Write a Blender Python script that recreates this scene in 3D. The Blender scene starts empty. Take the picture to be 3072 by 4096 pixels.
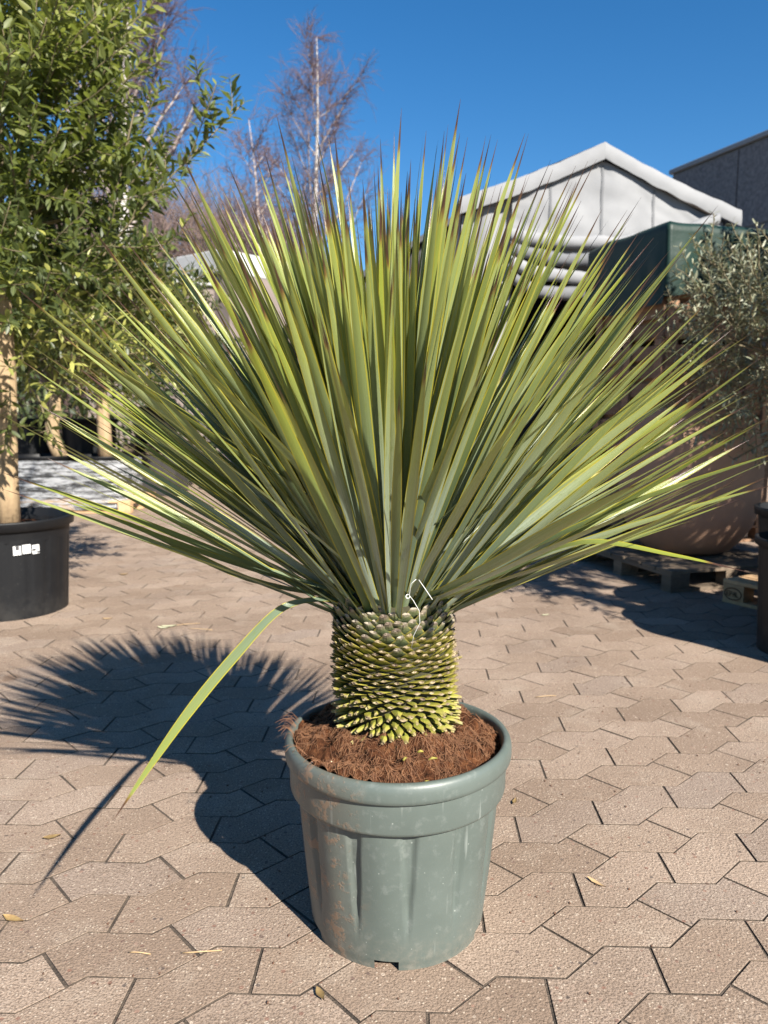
import bpy, math, random
import numpy as np
from mathutils import Vector, Matrix, noise
random.seed(7); rng = np.random.default_rng(7)
scene = bpy.context.scene
col = scene.collection
R = math.radians

# ------------------------------------------------------------------ camera, sky, sun, exposure
cd = bpy.data.cameras.new('camera'); cam = bpy.data.objects.new('camera', cd); col.objects.link(cam)
cam.location = (0, 0, 1.17); cam.rotation_euler = (R(90 - 7.456), 0, 0)
cd.sensor_fit = 'VERTICAL'; cd.sensor_height = 24.0; cd.sensor_width = 18.0
cd.lens = 12.0 / math.tan(R(66.88 / 2)); cd.clip_start = 0.05; cd.clip_end = 600
cd.dof.use_dof = True; cd.dof.focus_distance = 1.56; cd.dof.aperture_fstop = 3.4
scene.camera = cam
SUN = Vector((0.355, -0.53, 0.452)).normalized()          # towards the sun
w = bpy.data.worlds.new('World'); scene.world = w; w.use_nodes = True
nt = w.node_tree; sky = nt.nodes.new('ShaderNodeTexSky'); sky.sky_type = 'NISHITA'; sky.sun_disc = False
sky.sun_elevation = math.asin(SUN.z); sky.sun_rotation = math.atan2(SUN.x, SUN.y)
sky.air_density = 1.0; sky.dust_density = 0.05; sky.ozone_density = 4.5; sky.altitude = 0
bg = nt.nodes['Background']; hsv = nt.nodes.new('ShaderNodeHueSaturation'); hsv.inputs['Saturation'].default_value = 1.27
nt.links.new(sky.outputs[0], hsv.inputs['Color']); nt.links.new(hsv.outputs[0], bg.inputs[0]); bg.inputs[1].default_value = 0.056
sl = bpy.data.lights.new('sun', 'SUN'); sl.energy = 5.0; sl.angle = R(0.53); sl.color = (1.0, 0.94, 0.84)
so = bpy.data.objects.new('sun', sl); col.objects.link(so)
so.rotation_euler = SUN.to_track_quat('Z', 'Y').to_euler(); so.location = (3, -4, 6)
scene.view_settings.view_transform = 'Standard'; scene.view_settings.look = 'None'
scene.view_settings.exposure = 1.38; scene.view_settings.gamma = 1.0
scene.cycles.max_bounces = 8; scene.cycles.transparent_max_bounces = 16
try: scene.cycles.use_denoising = True
except Exception: pass

# ------------------------------------------------------------------ helpers
class MB:
    """collects vertices, faces, uvs, a per-vertex random value and material slots"""
    def __init__(s): s.v = []; s.f = []; s.uv = []; s.r = []; s.mi = []; s.n = 0
    def add(s, v, f, uv=None, r=0.0, mi=0):
        v = np.asarray(v, float).reshape(-1, 3)
        s.v.append(v); o = s.n
        s.f.extend([tuple(i + o for i in q) for q in f]); s.mi.extend([mi] * len(f))
        s.uv.append(np.zeros((len(v), 2)) if uv is None else np.asarray(uv, float))
        s.r.append(np.full(len(v), r)); s.n += len(v)
    def mesh(s, name, mats, smooth=True):
        me = bpy.data.meshes.new(name)
        V = np.concatenate(s.v) if s.v else np.zeros((0, 3))
        nf = len(s.f); ln = np.fromiter((len(q) for q in s.f), np.int32, nf)
        loops = np.fromiter((i for q in s.f for i in q), np.int32, int(ln.sum()))
        me.vertices.add(len(V)); me.vertices.foreach_set('co', V.astype(np.float32).ravel())
        me.loops.add(len(loops)); me.loops.foreach_set('vertex_index', loops)
        st = np.concatenate([[0], np.cumsum(ln)[:-1]]).astype(np.int32)
        me.polygons.add(nf); me.polygons.foreach_set('loop_start', st)
        try: me.polygons.foreach_set('loop_total', ln)
        except Exception: pass
        me.polygons.foreach_set('material_index', np.array(s.mi, np.int32))
        me.polygons.foreach_set('use_smooth', np.full(nf, smooth, bool))
        ul = me.uv_layers.new(name='UVMap'); UV = np.concatenate(s.uv)[loops]
        ul.data.foreach_set('uv', UV.astype(np.float32).ravel())
        at = me.attributes.new('rnd', 'FLOAT', 'POINT'); at.data.foreach_set('value', np.concatenate(s.r).astype(np.float32))
        for m in (mats if isinstance(mats, (list, tuple)) else [mats]): me.materials.append(m)
        me.update(calc_edges=True); me.validate()
        return me
    def build(s, name, mats, parent=None, smooth=True, **kw):
        return link(name, s.mesh(name, mats, smooth), parent, **kw)

def link(name, me, parent=None, matrix=None, label=None, cat=None, group=None, kind=None):
    o = bpy.data.objects.new(name, me); col.objects.link(o)
    if parent is not None: o.parent = parent
    if matrix is not None: o.matrix_local = matrix
    for k, val in (('label', label), ('category', cat), ('group', group), ('kind', kind)):
        if val: o[k] = val
    return o

def thing(name, loc, label, cat, group=None, rz=0.0):
    o = link(name, None, label=label, cat=cat, group=group); o.location = loc; o.rotation_euler = (0, 0, rz)
    o.empty_display_size = 0.1
    return o

def grid_faces(nu, nv, wrap=False):
    f = []
    for i in range(nu - 1):
        for j in range(nv if wrap else nv - 1):
            k = (j + 1) % nv
            f.append((i * nv + j, i * nv + k, (i + 1) * nv + k, (i + 1) * nv + j))
    return f

def lathe(prof, n=48, c=(0, 0, 0)):
    v = []
    for r, z in prof:
        for k in range(n):
            a = 2 * math.pi * k / n; v.append((c[0] + r * math.cos(a), c[1] + r * math.sin(a), c[2] + z))
    return v, grid_faces(len(prof), n, True)

def tube(pts, rad, n=6, cap=True):
    pts = [Vector(p) for p in pts]; v = []
    m = len(pts); up = Vector((0.13, 0.37, 0.92))
    for i, p in enumerate(pts):
        t = (pts[min(i + 1, m - 1)] - pts[max(i - 1, 0)])
        t = t.normalized() if t.length > 1e-9 else Vector((0, 0, 1))
        a = t.cross(up)
        if a.length < 1e-3: a = t.cross(Vector((1, 0, 0)))
        a.normalize(); b = t.cross(a)
        r = rad[i] if isinstance(rad, (list, tuple)) else rad
        for k in range(n):
            g = 2 * math.pi * k / n; v.append(p + (a * math.cos(g) + b * math.sin(g)) * r)
    f = grid_faces(m, n, True)
    if cap: f.append(tuple(range(n - 1, -1, -1))); f.append(tuple(range((m - 1) * n, m * n)))
    return v, f

def boxv(x0, x1, y0, y1, z0, z1, b=0.0):
    if b <= 0:
        v = [(x, y, z) for z in (z0, z1) for y in (y0, y1) for x in (x0, x1)]
        f = [(0, 2, 3, 1), (4, 5, 7, 6), (0, 1, 5, 4), (2, 6, 7, 3), (0, 4, 6, 2), (1, 3, 7, 5)]
        return v, f
    v = []; f = []
    def ring(z, d): return [(x0 + d, y0 + d, z), (x1 - d, y0 + d, z), (x1 - d, y1 - d, z), (x0 + d, y1 - d, z)]
    for z, d in ((z0, b), (z0 + b, 0), (z1 - b, 0), (z1, b)): v += ring(z, d)
    f = grid_faces(4, 4, True) + [(3, 2, 1, 0), (12, 13, 14, 15)]
    return v, f

def obox(o, u, vv, size, b=0.0):
    """oriented box: origin corner o, horizontal unit axes u, vv, sizes (a, b, h)"""
    V, F = boxv(0, size[0], 0, size[1], 0, size[2], b)
    o = Vector(o); u = Vector(u); vv = Vector(vv)
    return [tuple(o + u * p[0] + vv * p[1] + Vector((0, 0, 1)) * p[2]) for p in V], F

def nz(p, s=1.0): return noise.noise(Vector(p) * s)

# ------------------------------------------------------------------ materials
def newmat(name):
    m = bpy.data.materials.new(name); m.use_nodes = True
    n = m.node_tree.nodes; b = n['Principled BSDF']
    return m, m.node_tree, n, b

class N:
    """small node-building helper"""
    def __init__(s, nt): s.nt = nt; s.n = nt.nodes
    def node(s, t, **kw):
        x = s.n.new(t)
        for k, v in kw.items(): setattr(x, k, v)
        return x
    def lk(s, a, b): s.nt.links.new(a, b)
    def setin(s, node, i, v):
        if isinstance(v, bpy.types.NodeSocket): s.lk(v, node.inputs[i])
        elif v is not None: node.inputs[i].default_value = v
    def math(s, op, a, b=None, c=None, clamp=False):
        x = s.node('ShaderNodeMath', operation=op); x.use_clamp = clamp
        s.setin(x, 0, a); s.setin(x, 1, b); s.setin(x, 2, c)
        return x.outputs[0]
    def ramp(s, fac, stops, interp='LINEAR'):
        x = s.node('ShaderNodeValToRGB'); s.lk(fac, x.inputs[0]); x.color_ramp.interpolation = interp
        e = x.color_ramp.elements
        while len(e) < len(stops): e.new(0.5)
        for i, (p, c) in enumerate(stops):
            e[i].position = p; e[i].color = (c, c, c, 1) if isinstance(c, (int, float)) else tuple(c) + (1,)
        return x.outputs[0]
    def noise(s, vec=None, scale=5, detail=3, rough=0.55):
        x = s.node('ShaderNodeTexNoise'); x.inputs['Scale'].default_value = scale
        x.inputs['Detail'].default_value = detail; x.inputs['Roughness'].default_value = rough
        if vec is not None: s.lk(vec, x.inputs['Vector'])
        return x.outputs[0]
    def mix(s, fac, a, b, mode='MIX'):
        x = s.node('ShaderNodeMix', data_type='RGBA', blend_type=mode)
        for sock, v in ((x.inputs[0], fac), (x.inputs[6], a), (x.inputs[7], b)):
            if isinstance(v, bpy.types.NodeSocket): s.lk(v, sock)
            elif isinstance(v, (int, float)): sock.default_value = v
            else: sock.default_value = tuple(v) + (1,) if len(v) == 3 else v
        return x.outputs[2]
    def coord(s, which='Object'): return s.node('ShaderNodeTexCoord').outputs[which]
    def pos(s): return s.node('ShaderNodeNewGeometry').outputs['Position']
    def attr(s, name): return s.node('ShaderNodeAttribute', attribute_name=name).outputs['Fac']
    def rnd(s):
        a = s.math('ADD', s.attr('rnd'), s.node('ShaderNodeObjectInfo').outputs['Random'])
        return s.math('FRACT', a)
    def mapping(s, vec, scale=(1, 1, 1), loc=(0, 0, 0)):
        x = s.node('ShaderNodeMapping'); s.lk(vec, x.inputs[0]); x.inputs['Scale'].default_value = scale; x.inputs['Location'].default_value = loc
        return x.outputs[0]
    def sep(s, vec):
        x = s.node('ShaderNodeSeparateXYZ'); s.lk(vec, x.inputs[0]); return x.outputs
    def bump(s, h, strength=0.3, dist=0.01):
        x = s.node('ShaderNodeBump'); s.lk(h, x.inputs['Height']); x.inputs['Strength'].default_value = strength; x.inputs['Distance'].default_value = dist
        return x.outputs[0]

def simple(name, c1, c2=None, scale=8, rough=0.6, bump=0.0, bscale=40, stretch=(1, 1, 1), spec=0.5, metallic=0, vary=0.0):
    m, nt, n, b = newmat(name); h = N(nt)
    c2 = c2 or tuple(x * 0.8 for x in c1)
    vec = h.mapping(h.coord('Object'), stretch)
    f = h.noise(vec, scale, 4, 0.6)
    c = h.mix(h.ramp(f, [(0.3, 0.0), (0.7, 1.0)]), c1, c2)
    if vary:
        g = h.math('MULTIPLY_ADD', h.rnd(), vary, 1 - vary / 2)
        c = h.mix(1.0, c, h.node('ShaderNodeCombineColor').outputs[0] if False else g, 'MULTIPLY') if False else c
        hs = h.node('ShaderNodeHueSaturation'); h.lk(c, hs.inputs['Color']); h.lk(g, hs.inputs['Value']); c = hs.outputs[0]
    h.lk(c, b.inputs['Base Color'])
    b.inputs['Roughness'].default_value = rough; b.inputs['Specular IOR Level'].default_value = spec; b.inputs['Metallic'].default_value = metallic
    if bump: h.lk(h.bump(h.noise(vec, bscale, 4, 0.65), bump, 0.01), b.inputs['Normal'])
    return m

def leafmat(name, base, tip, dark, rough=0.45, trans=0.3, tcol=(0.35, 0.42, 0.06), vary=0.5, spec=0.5):
    """generic tree-leaf material; UV.x across, UV.y along"""
    m, nt, n, b = newmat(name); h = N(nt)
    r = h.rnd()
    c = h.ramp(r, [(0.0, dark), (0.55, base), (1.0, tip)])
    u = h.sep(h.coord('UV'))[0]
    mid = h.math('LESS_THAN', h.math('ABSOLUTE', h.math('SUBTRACT', u, 0.5)), 0.05)
    c = h.mix(h.math('MULTIPLY', mid, 0.5), c, tuple(min(1, x * 1.8) for x in base))
    h.lk(c, b.inputs['Base Color']); b.inputs['Roughness'].default_value = rough; b.inputs['Specular IOR Level'].default_value = spec
    t = h.node('ShaderNodeBsdfTranslucent'); h.lk(h.mix(0.6, c, tcol), t.inputs[0])
    mx = h.node('ShaderNodeMixShader'); mx.inputs[0].default_value = trans
    h.lk(b.outputs[0], mx.inputs[1]); h.lk(t.outputs[0], mx.inputs[2]); h.lk(mx.outputs[0], n['Material Output'].inputs[0])
    return m

def mat_yucca():
    m, nt, n, b = newmat('yucca_blade'); h = N(nt)
    uv = h.coord('UV'); x, y, _ = h.sep(uv); r = h.rnd()
    ed = h.math('ABSOLUTE', h.math('MULTIPLY_ADD', x, 2.0, -1.0))
    off = h.node('ShaderNodeCombineXYZ'); h.lk(h.math('MULTIPLY', r, 37.0), off.inputs[2])
    va = h.node('ShaderNodeVectorMath', operation='MULTIPLY_ADD'); h.lk(uv, va.inputs[0]); va.inputs[1].default_value = (26, 1.3, 1); h.lk(off.outputs[0], va.inputs[2])
    st = h.noise(va.outputs[0], 1.0, 3, 0.6)
    vb = h.node('ShaderNodeVectorMath', operation='MULTIPLY_ADD'); h.lk(uv, vb.inputs[0]); vb.inputs[1].default_value = (3, 26, 1); h.lk(off.outputs[0], vb.inputs[2])
    bl = h.noise(vb.outputs[0], 1.0, 4, 0.7)
    base = h.ramp(r, [(0.0, (0.060, 0.088, 0.048)), (0.3, (0.150, 0.194, 0.140)), (0.65, (0.300, 0.350, 0.285)), (1.0, (0.110, 0.145, 0.062))])
    dark = h.mix(0.5, base, (0.075, 0.100, 0.045))
    c = h.mix(h.ramp(st, [(0.36, 0.95), (0.58, 0.0)]), base, dark)
    c = h.mix(h.math('MULTIPLY', h.ramp(bl, [(0.56, 0.0), (0.70, 1.0)]), 0.55), c, (0.105, 0.140, 0.030))
    # towards the tip the blade turns yellow green
    yl = h.math('MULTIPLY', h.ramp(y, [(0.30, 0.0), (0.80, 1.0)]), h.math('MULTIPLY_ADD', r, 0.35, 0.50))
    c = h.mix(yl, c, (0.225, 0.255, 0.026))
    bs = h.ramp(y, [(0.02, 1.0), (0.10, 0.0)])
    c = h.mix(h.math('MULTIPLY', bs, 0.55), c, (0.22, 0.28, 0.06))
    ege = h.ramp(ed, [(0.80, 0.0), (0.93, 1.0)])
    c = h.mix(ege, c, (0.340, 0.290, 0.022))
    tipn = h.math('ADD', y, h.math('MULTIPLY', h.math('SUBTRACT', bl, 0.5), 0.05))
    tipn = h.math('ADD', tipn, h.math('MULTIPLY', h.math('POWER', r, 3.0), 0.05))
    c = h.mix(h.ramp(tipn, [(0.925, 0.0), (0.945, 1.0)]), c, (0.17, 0.10, 0.025))
    c = h.mix(h.ramp(tipn, [(0.938, 0.0), (0.958, 1.0)]), c, (0.055, 0.024, 0.017))
    h.lk(c, b.inputs['Base Color'])
    b.inputs['Roughness'].default_value = 0.30; b.inputs['Specular IOR Level'].default_value = 0.6
    h.lk(h.bump(st, 0.35, 0.002), b.inputs['Normal'])
    t = h.node('ShaderNodeBsdfTranslucent'); h.lk(h.mix(0.55, c, (0.42, 0.46, 0.05)), t.inputs[0])
    mx = h.node('ShaderNodeMixShader'); mx.inputs[0].default_value = 0.13
    h.lk(b.outputs[0], mx.inputs[1]); h.lk(t.outputs[0], mx.inputs[2]); h.lk(mx.outputs[0], n['Material Output'].inputs[0])
    return m

def mat_stub(name, base, mid, tipc):
    m, nt, n, b = newmat(name); h = N(nt)
    uv = h.coord('UV'); x, y, _ = h.sep(uv); r = h.rnd()
    f = h.noise(h.pos(), 240, 3, 0.7)
    yy = h.math('ADD', y, h.math('MULTIPLY', h.math('SUBTRACT', f, 0.5), 0.35))
    c = h.ramp(yy, [(0.25, base), (0.66, mid), (0.84, tipc)])
    ed = h.math('ABSOLUTE', h.math('MULTIPLY_ADD', x, 2.0, -1.0))
    c = h.mix(h.math('MULTIPLY', h.ramp(ed, [(0.7, 0.0), (0.92, 1.0)]), h.ramp(y, [(0.6, 0.9), (0.85, 0.0)])), c, (0.25, 0.21, 0.035))
    c = h.mix(h.math('MULTIPLY', h.ramp(r, [(0.2, 0.0), (0.9, 0.85)]), h.ramp(yy, [(0.55, 0.0), (0.8, 1.0)])), c, (0.075, 0.050, 0.036))
    hs = h.node('ShaderNodeHueSaturation'); h.lk(c, hs.inputs['Color']); h.lk(h.math('MULTIPLY_ADD', r, 0.5, 0.72), hs.inputs['Value'])
    h.lk(hs.outputs[0], b.inputs['Base Color']); b.inputs['Roughness'].default_value = 0.6
    h.lk(h.bump(f, 0.5, 0.003), b.inputs['Normal'])
    return m

def mat_paver():
    m, nt, n, b = newmat('concrete_paver'); h = N(nt)
    p = h.pos(); r = h.rnd()
    c = h.ramp(r, [(0.0, (0.245, 0.178, 0.132)), (0.35, (0.318, 0.238, 0.180)), (0.75, (0.360, 0.275, 0.213)), (1.0, (0.285, 0.222, 0.180))])
    big = h.noise(p, 1.7, 5, 0.6)
    c = h.mix(h.math('MULTIPLY', h.ramp(big, [(0.35, 1.0), (0.62, 0.0)]), 0.6), c, (0.195, 0.138, 0.100))
    dust = h.noise(p, 4.5, 4, 0.6)
    c = h.mix(h.math('MULTIPLY', h.ramp(dust, [(0.55, 0.0), (0.72, 1.0)]), 0.40), c, (0.43, 0.36, 0.29))
    g = h.noise(p, 210, 3, 0.75)
    c = h.mix(h.ramp(g, [(0.36, 0.95), (0.54, 0.0)]), c, (0.125, 0.088, 0.062))
    v = h.node('ShaderNodeTexVoronoi'); v.inputs['Scale'].default_value = 140; h.lk(p, v.inputs['Vector'])
    vr = h.sep(v.outputs['Color'])[0]
    gr = h.math('MULTIPLY', h.math('LESS_THAN', v.outputs['Distance'], 0.30), h.math('GREATER_THAN', vr, 0.80))
    c = h.mix(h.math('MULTIPLY', gr, 0.6), c, (0.56, 0.47, 0.37))
    v2 = h.node('ShaderNodeTexVoronoi'); v2.inputs['Scale'].default_value = 62; h.lk(p, v2.inputs['Vector'])
    vc = h.sep(v2.outputs['Color'])
    pk = h.math('MULTIPLY', h.math('LESS_THAN', v2.outputs['Distance'], 0.30), h.math('GREATER_THAN', vc[0], 0.86))
    c = h.mix(h.math('MULTIPLY', pk, 0.75), c, h.ramp(vc[1], [(0.0, (0.07, 0.06, 0.055)), (0.6, (0.20, 0.10, 0.07)), (1.0, (0.46, 0.38, 0.30))]))
    sp = h.noise(p, 2.6, 2, 0.5)     # spilt soil
    c = h.mix(h.math('MULTIPLY', h.ramp(sp, [(0.70, 0.0), (0.76, 1.0)]), 0.55), c, (0.14, 0.075, 0.04))
    h.lk(c, b.inputs['Base Color']); b.inputs['Roughness'].default_value = 0.88; b.inputs['Specular IOR Level'].default_value = 0.25
    hh = h.math('ADD', h.math('MULTIPLY', g, 1.0), h.math('MULTIPLY', v.outputs['Distance'], -0.5))
    h.lk(h.bump(hh, 0.9, 0.003), b.inputs['Normal'])
    return m

def mat_pot():
    m, nt, n, b = newmat('green_plastic'); h = N(nt)
    p = h.coord('Object'); x, y, z = h.sep(p)
    f = h.noise(p, 6, 4, 0.6)
    c = h.mix(h.ramp(f, [(0.3, 0.0), (0.7, 1.0)]), (0.074, 0.092, 0.082), (0.092, 0.112, 0.101))
    chalk = h.noise(p, 38, 5, 0.7)
    c = h.mix(h.math('MULTIPLY', h.ramp(chalk, [(0.54, 0.0), (0.72, 1.0)]), 0.30), c, (0.21, 0.225, 0.21))
    v = h.node('ShaderNodeTexVoronoi'); v.inputs['Scale'].default_value = 75; h.lk(p, v.inputs['Vector'])
    sp = h.math('MULTIPLY', h.math('LESS_THAN', v.outputs['Distance'], h.math('MULTIPLY', chalk, 0.22)), h.math('GREATER_THAN', h.sep(v.outputs['Color'])[0], 0.86))
    c = h.mix(h.math('MULTIPLY', sp, 0.45), c, (0.34, 0.36, 0.33))
    scr = h.noise(h.mapping(p, (55, 55, 4)), 1.0, 2, 0.5)
    c = h.mix(h.math('MULTIPLY', h.ramp(scr, [(0.68, 0.0), (0.75, 1.0)]), 0.45), c, (0.25, 0.27, 0.25))
    # dried mud smeared on the left flank (angle -150..-105 degrees seen from the axis)
    ang = h.math('ARCTAN2', y, x)
    band = h.math('MULTIPLY', h.ramp(h.math('MULTIPLY_ADD', ang, 0.3183, 1.0), [(0.0, 1.0), (0.28, 1.0), (0.42, 0.0)]), h.math('LESS_THAN', y, 0.0))
    mud = h.noise(p, 22, 6, 0.75)
    mud2 = h.noise(p, 5, 2, 0.5)
    mm = h.math('MULTIPLY', h.math('MULTIPLY', h.ramp(mud, [(0.53, 0.0), (0.58, 1.0)]), h.ramp(mud2, [(0.38, 0.0), (0.5, 1.0)])), band)
    c = h.mix(h.math('MULTIPLY', mm, 0.9), c, (0.24, 0.145, 0.088))
    film = h.math('MULTIPLY', band, h.ramp(mud2, [(0.3, 0.0), (0.7, 0.6)]))
    c = h.mix(film, c, (0.115, 0.095, 0.072))
    low = h.math('MULTIPLY', h.ramp(z, [(0.0, 1.0), (0.09, 0.0)]), h.ramp(chalk, [(0.4, 0.0), (0.6, 0.8)]))
    c = h.mix(h.math('MULTIPLY', low, 0.5), c, (0.19, 0.165, 0.13))
    h.lk(c, b.inputs['Base Color'])
    h.lk(h.math('MULTIPLY_ADD', chalk, 0.35, 0.28), b.inputs['Roughness']); b.inputs['Specular IOR Level'].default_value = 0.5
    h.lk(h.bump(h.math('ADD', h.math('MULTIPLY', mm, 1.0), h.math('MULTIPLY', chalk, 0.25)), 0.4, 0.004), b.inputs['Normal'])
    return m

def mat_black(name='black_plastic', c=(0.0060, 0.0065, 0.0078), dirt=(0.024, 0.023, 0.022)):
    m, nt, n, b = newmat(name); h = N(nt)
    p = h.coord('Object'); z = h.sep(p)[2]
    f = h.noise(p, 9, 5, 0.65)
    k = h.math('ADD', h.ramp(z, [(0.0, 0.85), (0.22, 0.12)]), 0.0)
    c_ = h.mix(h.math('MULTIPLY', h.ramp(f, [(0.42, 0.0), (0.66, 1.0)]), k), c, dirt)
    v = h.noise(p, 60, 3, 0.7); c_ = h.mix(h.math('MULTIPLY', h.ramp(v, [(0.66, 0.0), (0.74, 1.0)]), 0.3), c_, (0.07, 0.066, 0.062))
    h.lk(c_, b.inputs['Base Color']); b.inputs['Roughness'].default_value = 0.5; b.inputs['Specular IOR Level'].default_value = 0.28
    h.lk(h.bump(f, 0.12, 0.004), b.inputs['Normal'])
    return m

def mat_wood(name, c1, c2, axis=(3, 3, 40)):
    m, nt, n, b = newmat(name); h = N(nt)
    p = h.mapping(h.coord('Object'), axis); f = h.noise(p, 1.0, 5, 0.65)
    c = h.mix(h.ramp(f, [(0.3, 0.0), (0.7, 1.0)]), c1, c2)
    g = h.noise(h.coord('Object'), 7, 3, 0.6); c = h.mix(h.math('MULTIPLY', h.ramp(g, [(0.5, 0.0), (0.75, 1.0)]), 0.4), c, tuple(x * 0.45 for x in c2))
    hs = h.node('ShaderNodeHueSaturation'); h.lk(c, hs.inputs['Color']); h.lk(h.math('MULTIPLY_ADD', h.rnd(), 0.5, 0.75), hs.inputs['Value'])
    h.lk(hs.outputs[0], b.inputs['Base Color']); b.inputs['Roughness'].default_value = 0.8
    h.lk(h.bump(f, 0.4, 0.004), b.inputs['Normal'])
    return m

def mat_birch(name, dark_amt=0.4, white=(0.42, 0.39, 0.365)):
    m, nt, n, b = newmat(name); h = N(nt)
    p = h.coord('Object'); f = h.noise(h.mapping(p, (3, 3, 14)), 1.0, 4, 0.6)
    c = h.mix(h.math('MULTIPLY', h.ramp(f, [(0.52, 0.0), (0.62, 1.0)]), dark_amt * 2), white, (0.10, 0.075, 0.065))
    h.lk(c, b.inputs['Base Color']); b.inputs['Roughness'].default_value = 0.8
    return m

def mat_bark(name, c1, c2, lichen=(0.12, 0.09, 0.05)):
    m, nt, n, b = newmat(name); h = N(nt)
    p = h.coord('Object'); f = h.noise(h.mapping(p, (40, 40, 6)), 1.0, 4, 0.65)
    c = h.mix(h.ramp(f, [(0.3, 0.0), (0.7, 1.0)]), c1, c2)
    g = h.noise(p, 9, 5, 0.7); c = h.mix(h.math('MULTIPLY', h.ramp(g, [(0.56, 0.0), (0.66, 1.0)]), 0.75), c, lichen)
    h.lk(c, b.inputs['Base Color']); b.inputs['Roughness'].default_value = 0.85
    h.lk(h.bump(h.math('ADD', f, g), 0.5, 0.01), b.inputs['Normal'])
    return m

def mat_film():
    m, nt, n, b = newmat('stretch_film'); h = N(nt)
    p = h.coord('Object')
    s1 = h.noise(h.mapping(p, (2.2, 2.2, 30)), 1.0, 5, 0.7); s2 = h.noise(h.mapping(p, (9, 9, 60)), 1.0, 3, 0.7)
    b.inputs['Base Color'].default_value = (0.50, 0.51, 0.53, 1); b.inputs['Roughness'].default_value = 0.22
    b.inputs['Specular IOR Level'].default_value = 0.9
    h.lk(h.bump(h.math('ADD', s1, h.math('MULTIPLY', s2, 0.6)), 1.0, 0.05), b.inputs['Normal'])
    t = h.node('ShaderNodeBsdfTransparent')
    mx = h.node('ShaderNodeMixShader'); h.lk(h.ramp(h.math('ADD', h.math('MULTIPLY', s1, 0.6), h.math('MULTIPLY', s2, 0.4)), [(0.44, 0.06), (0.55, 0.85)]), mx.inputs[0])  # milky film streaks, with sun glints painted in as pale diffuse bands
    h.lk(t.outputs[0], mx.inputs[1]); h.lk(b.outputs[0], mx.inputs[2]); h.lk(mx.outputs[0], n['Material Output'].inputs[0])
    return m

def mat_soil():
    m, nt, n, b = newmat('coir_substrate'); h = N(nt)
    p = h.pos(); f = h.noise(p, 45, 5, 0.7); g = h.noise(p, 320, 4, 0.75)
    c = h.ramp(f, [(0.36, (0.012, 0.005, 0.003)), (0.5, (0.070, 0.026, 0.012)), (0.66, (0.170, 0.070, 0.030))])
    c = h.mix(h.ramp(g, [(0.48, 0.0), (0.72, 0.6)]), c, (0.15, 0.070, 0.035))
    h.lk(c, b.inputs['Base Color']); b.inputs['Roughness'].default_value = 0.95; b.inputs['Specular IOR Level'].default_value = 0.1
    h.lk(h.bump(h.math('ADD', f, g), 1.0, 0.006), b.inputs['Normal'])
    return m

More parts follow.
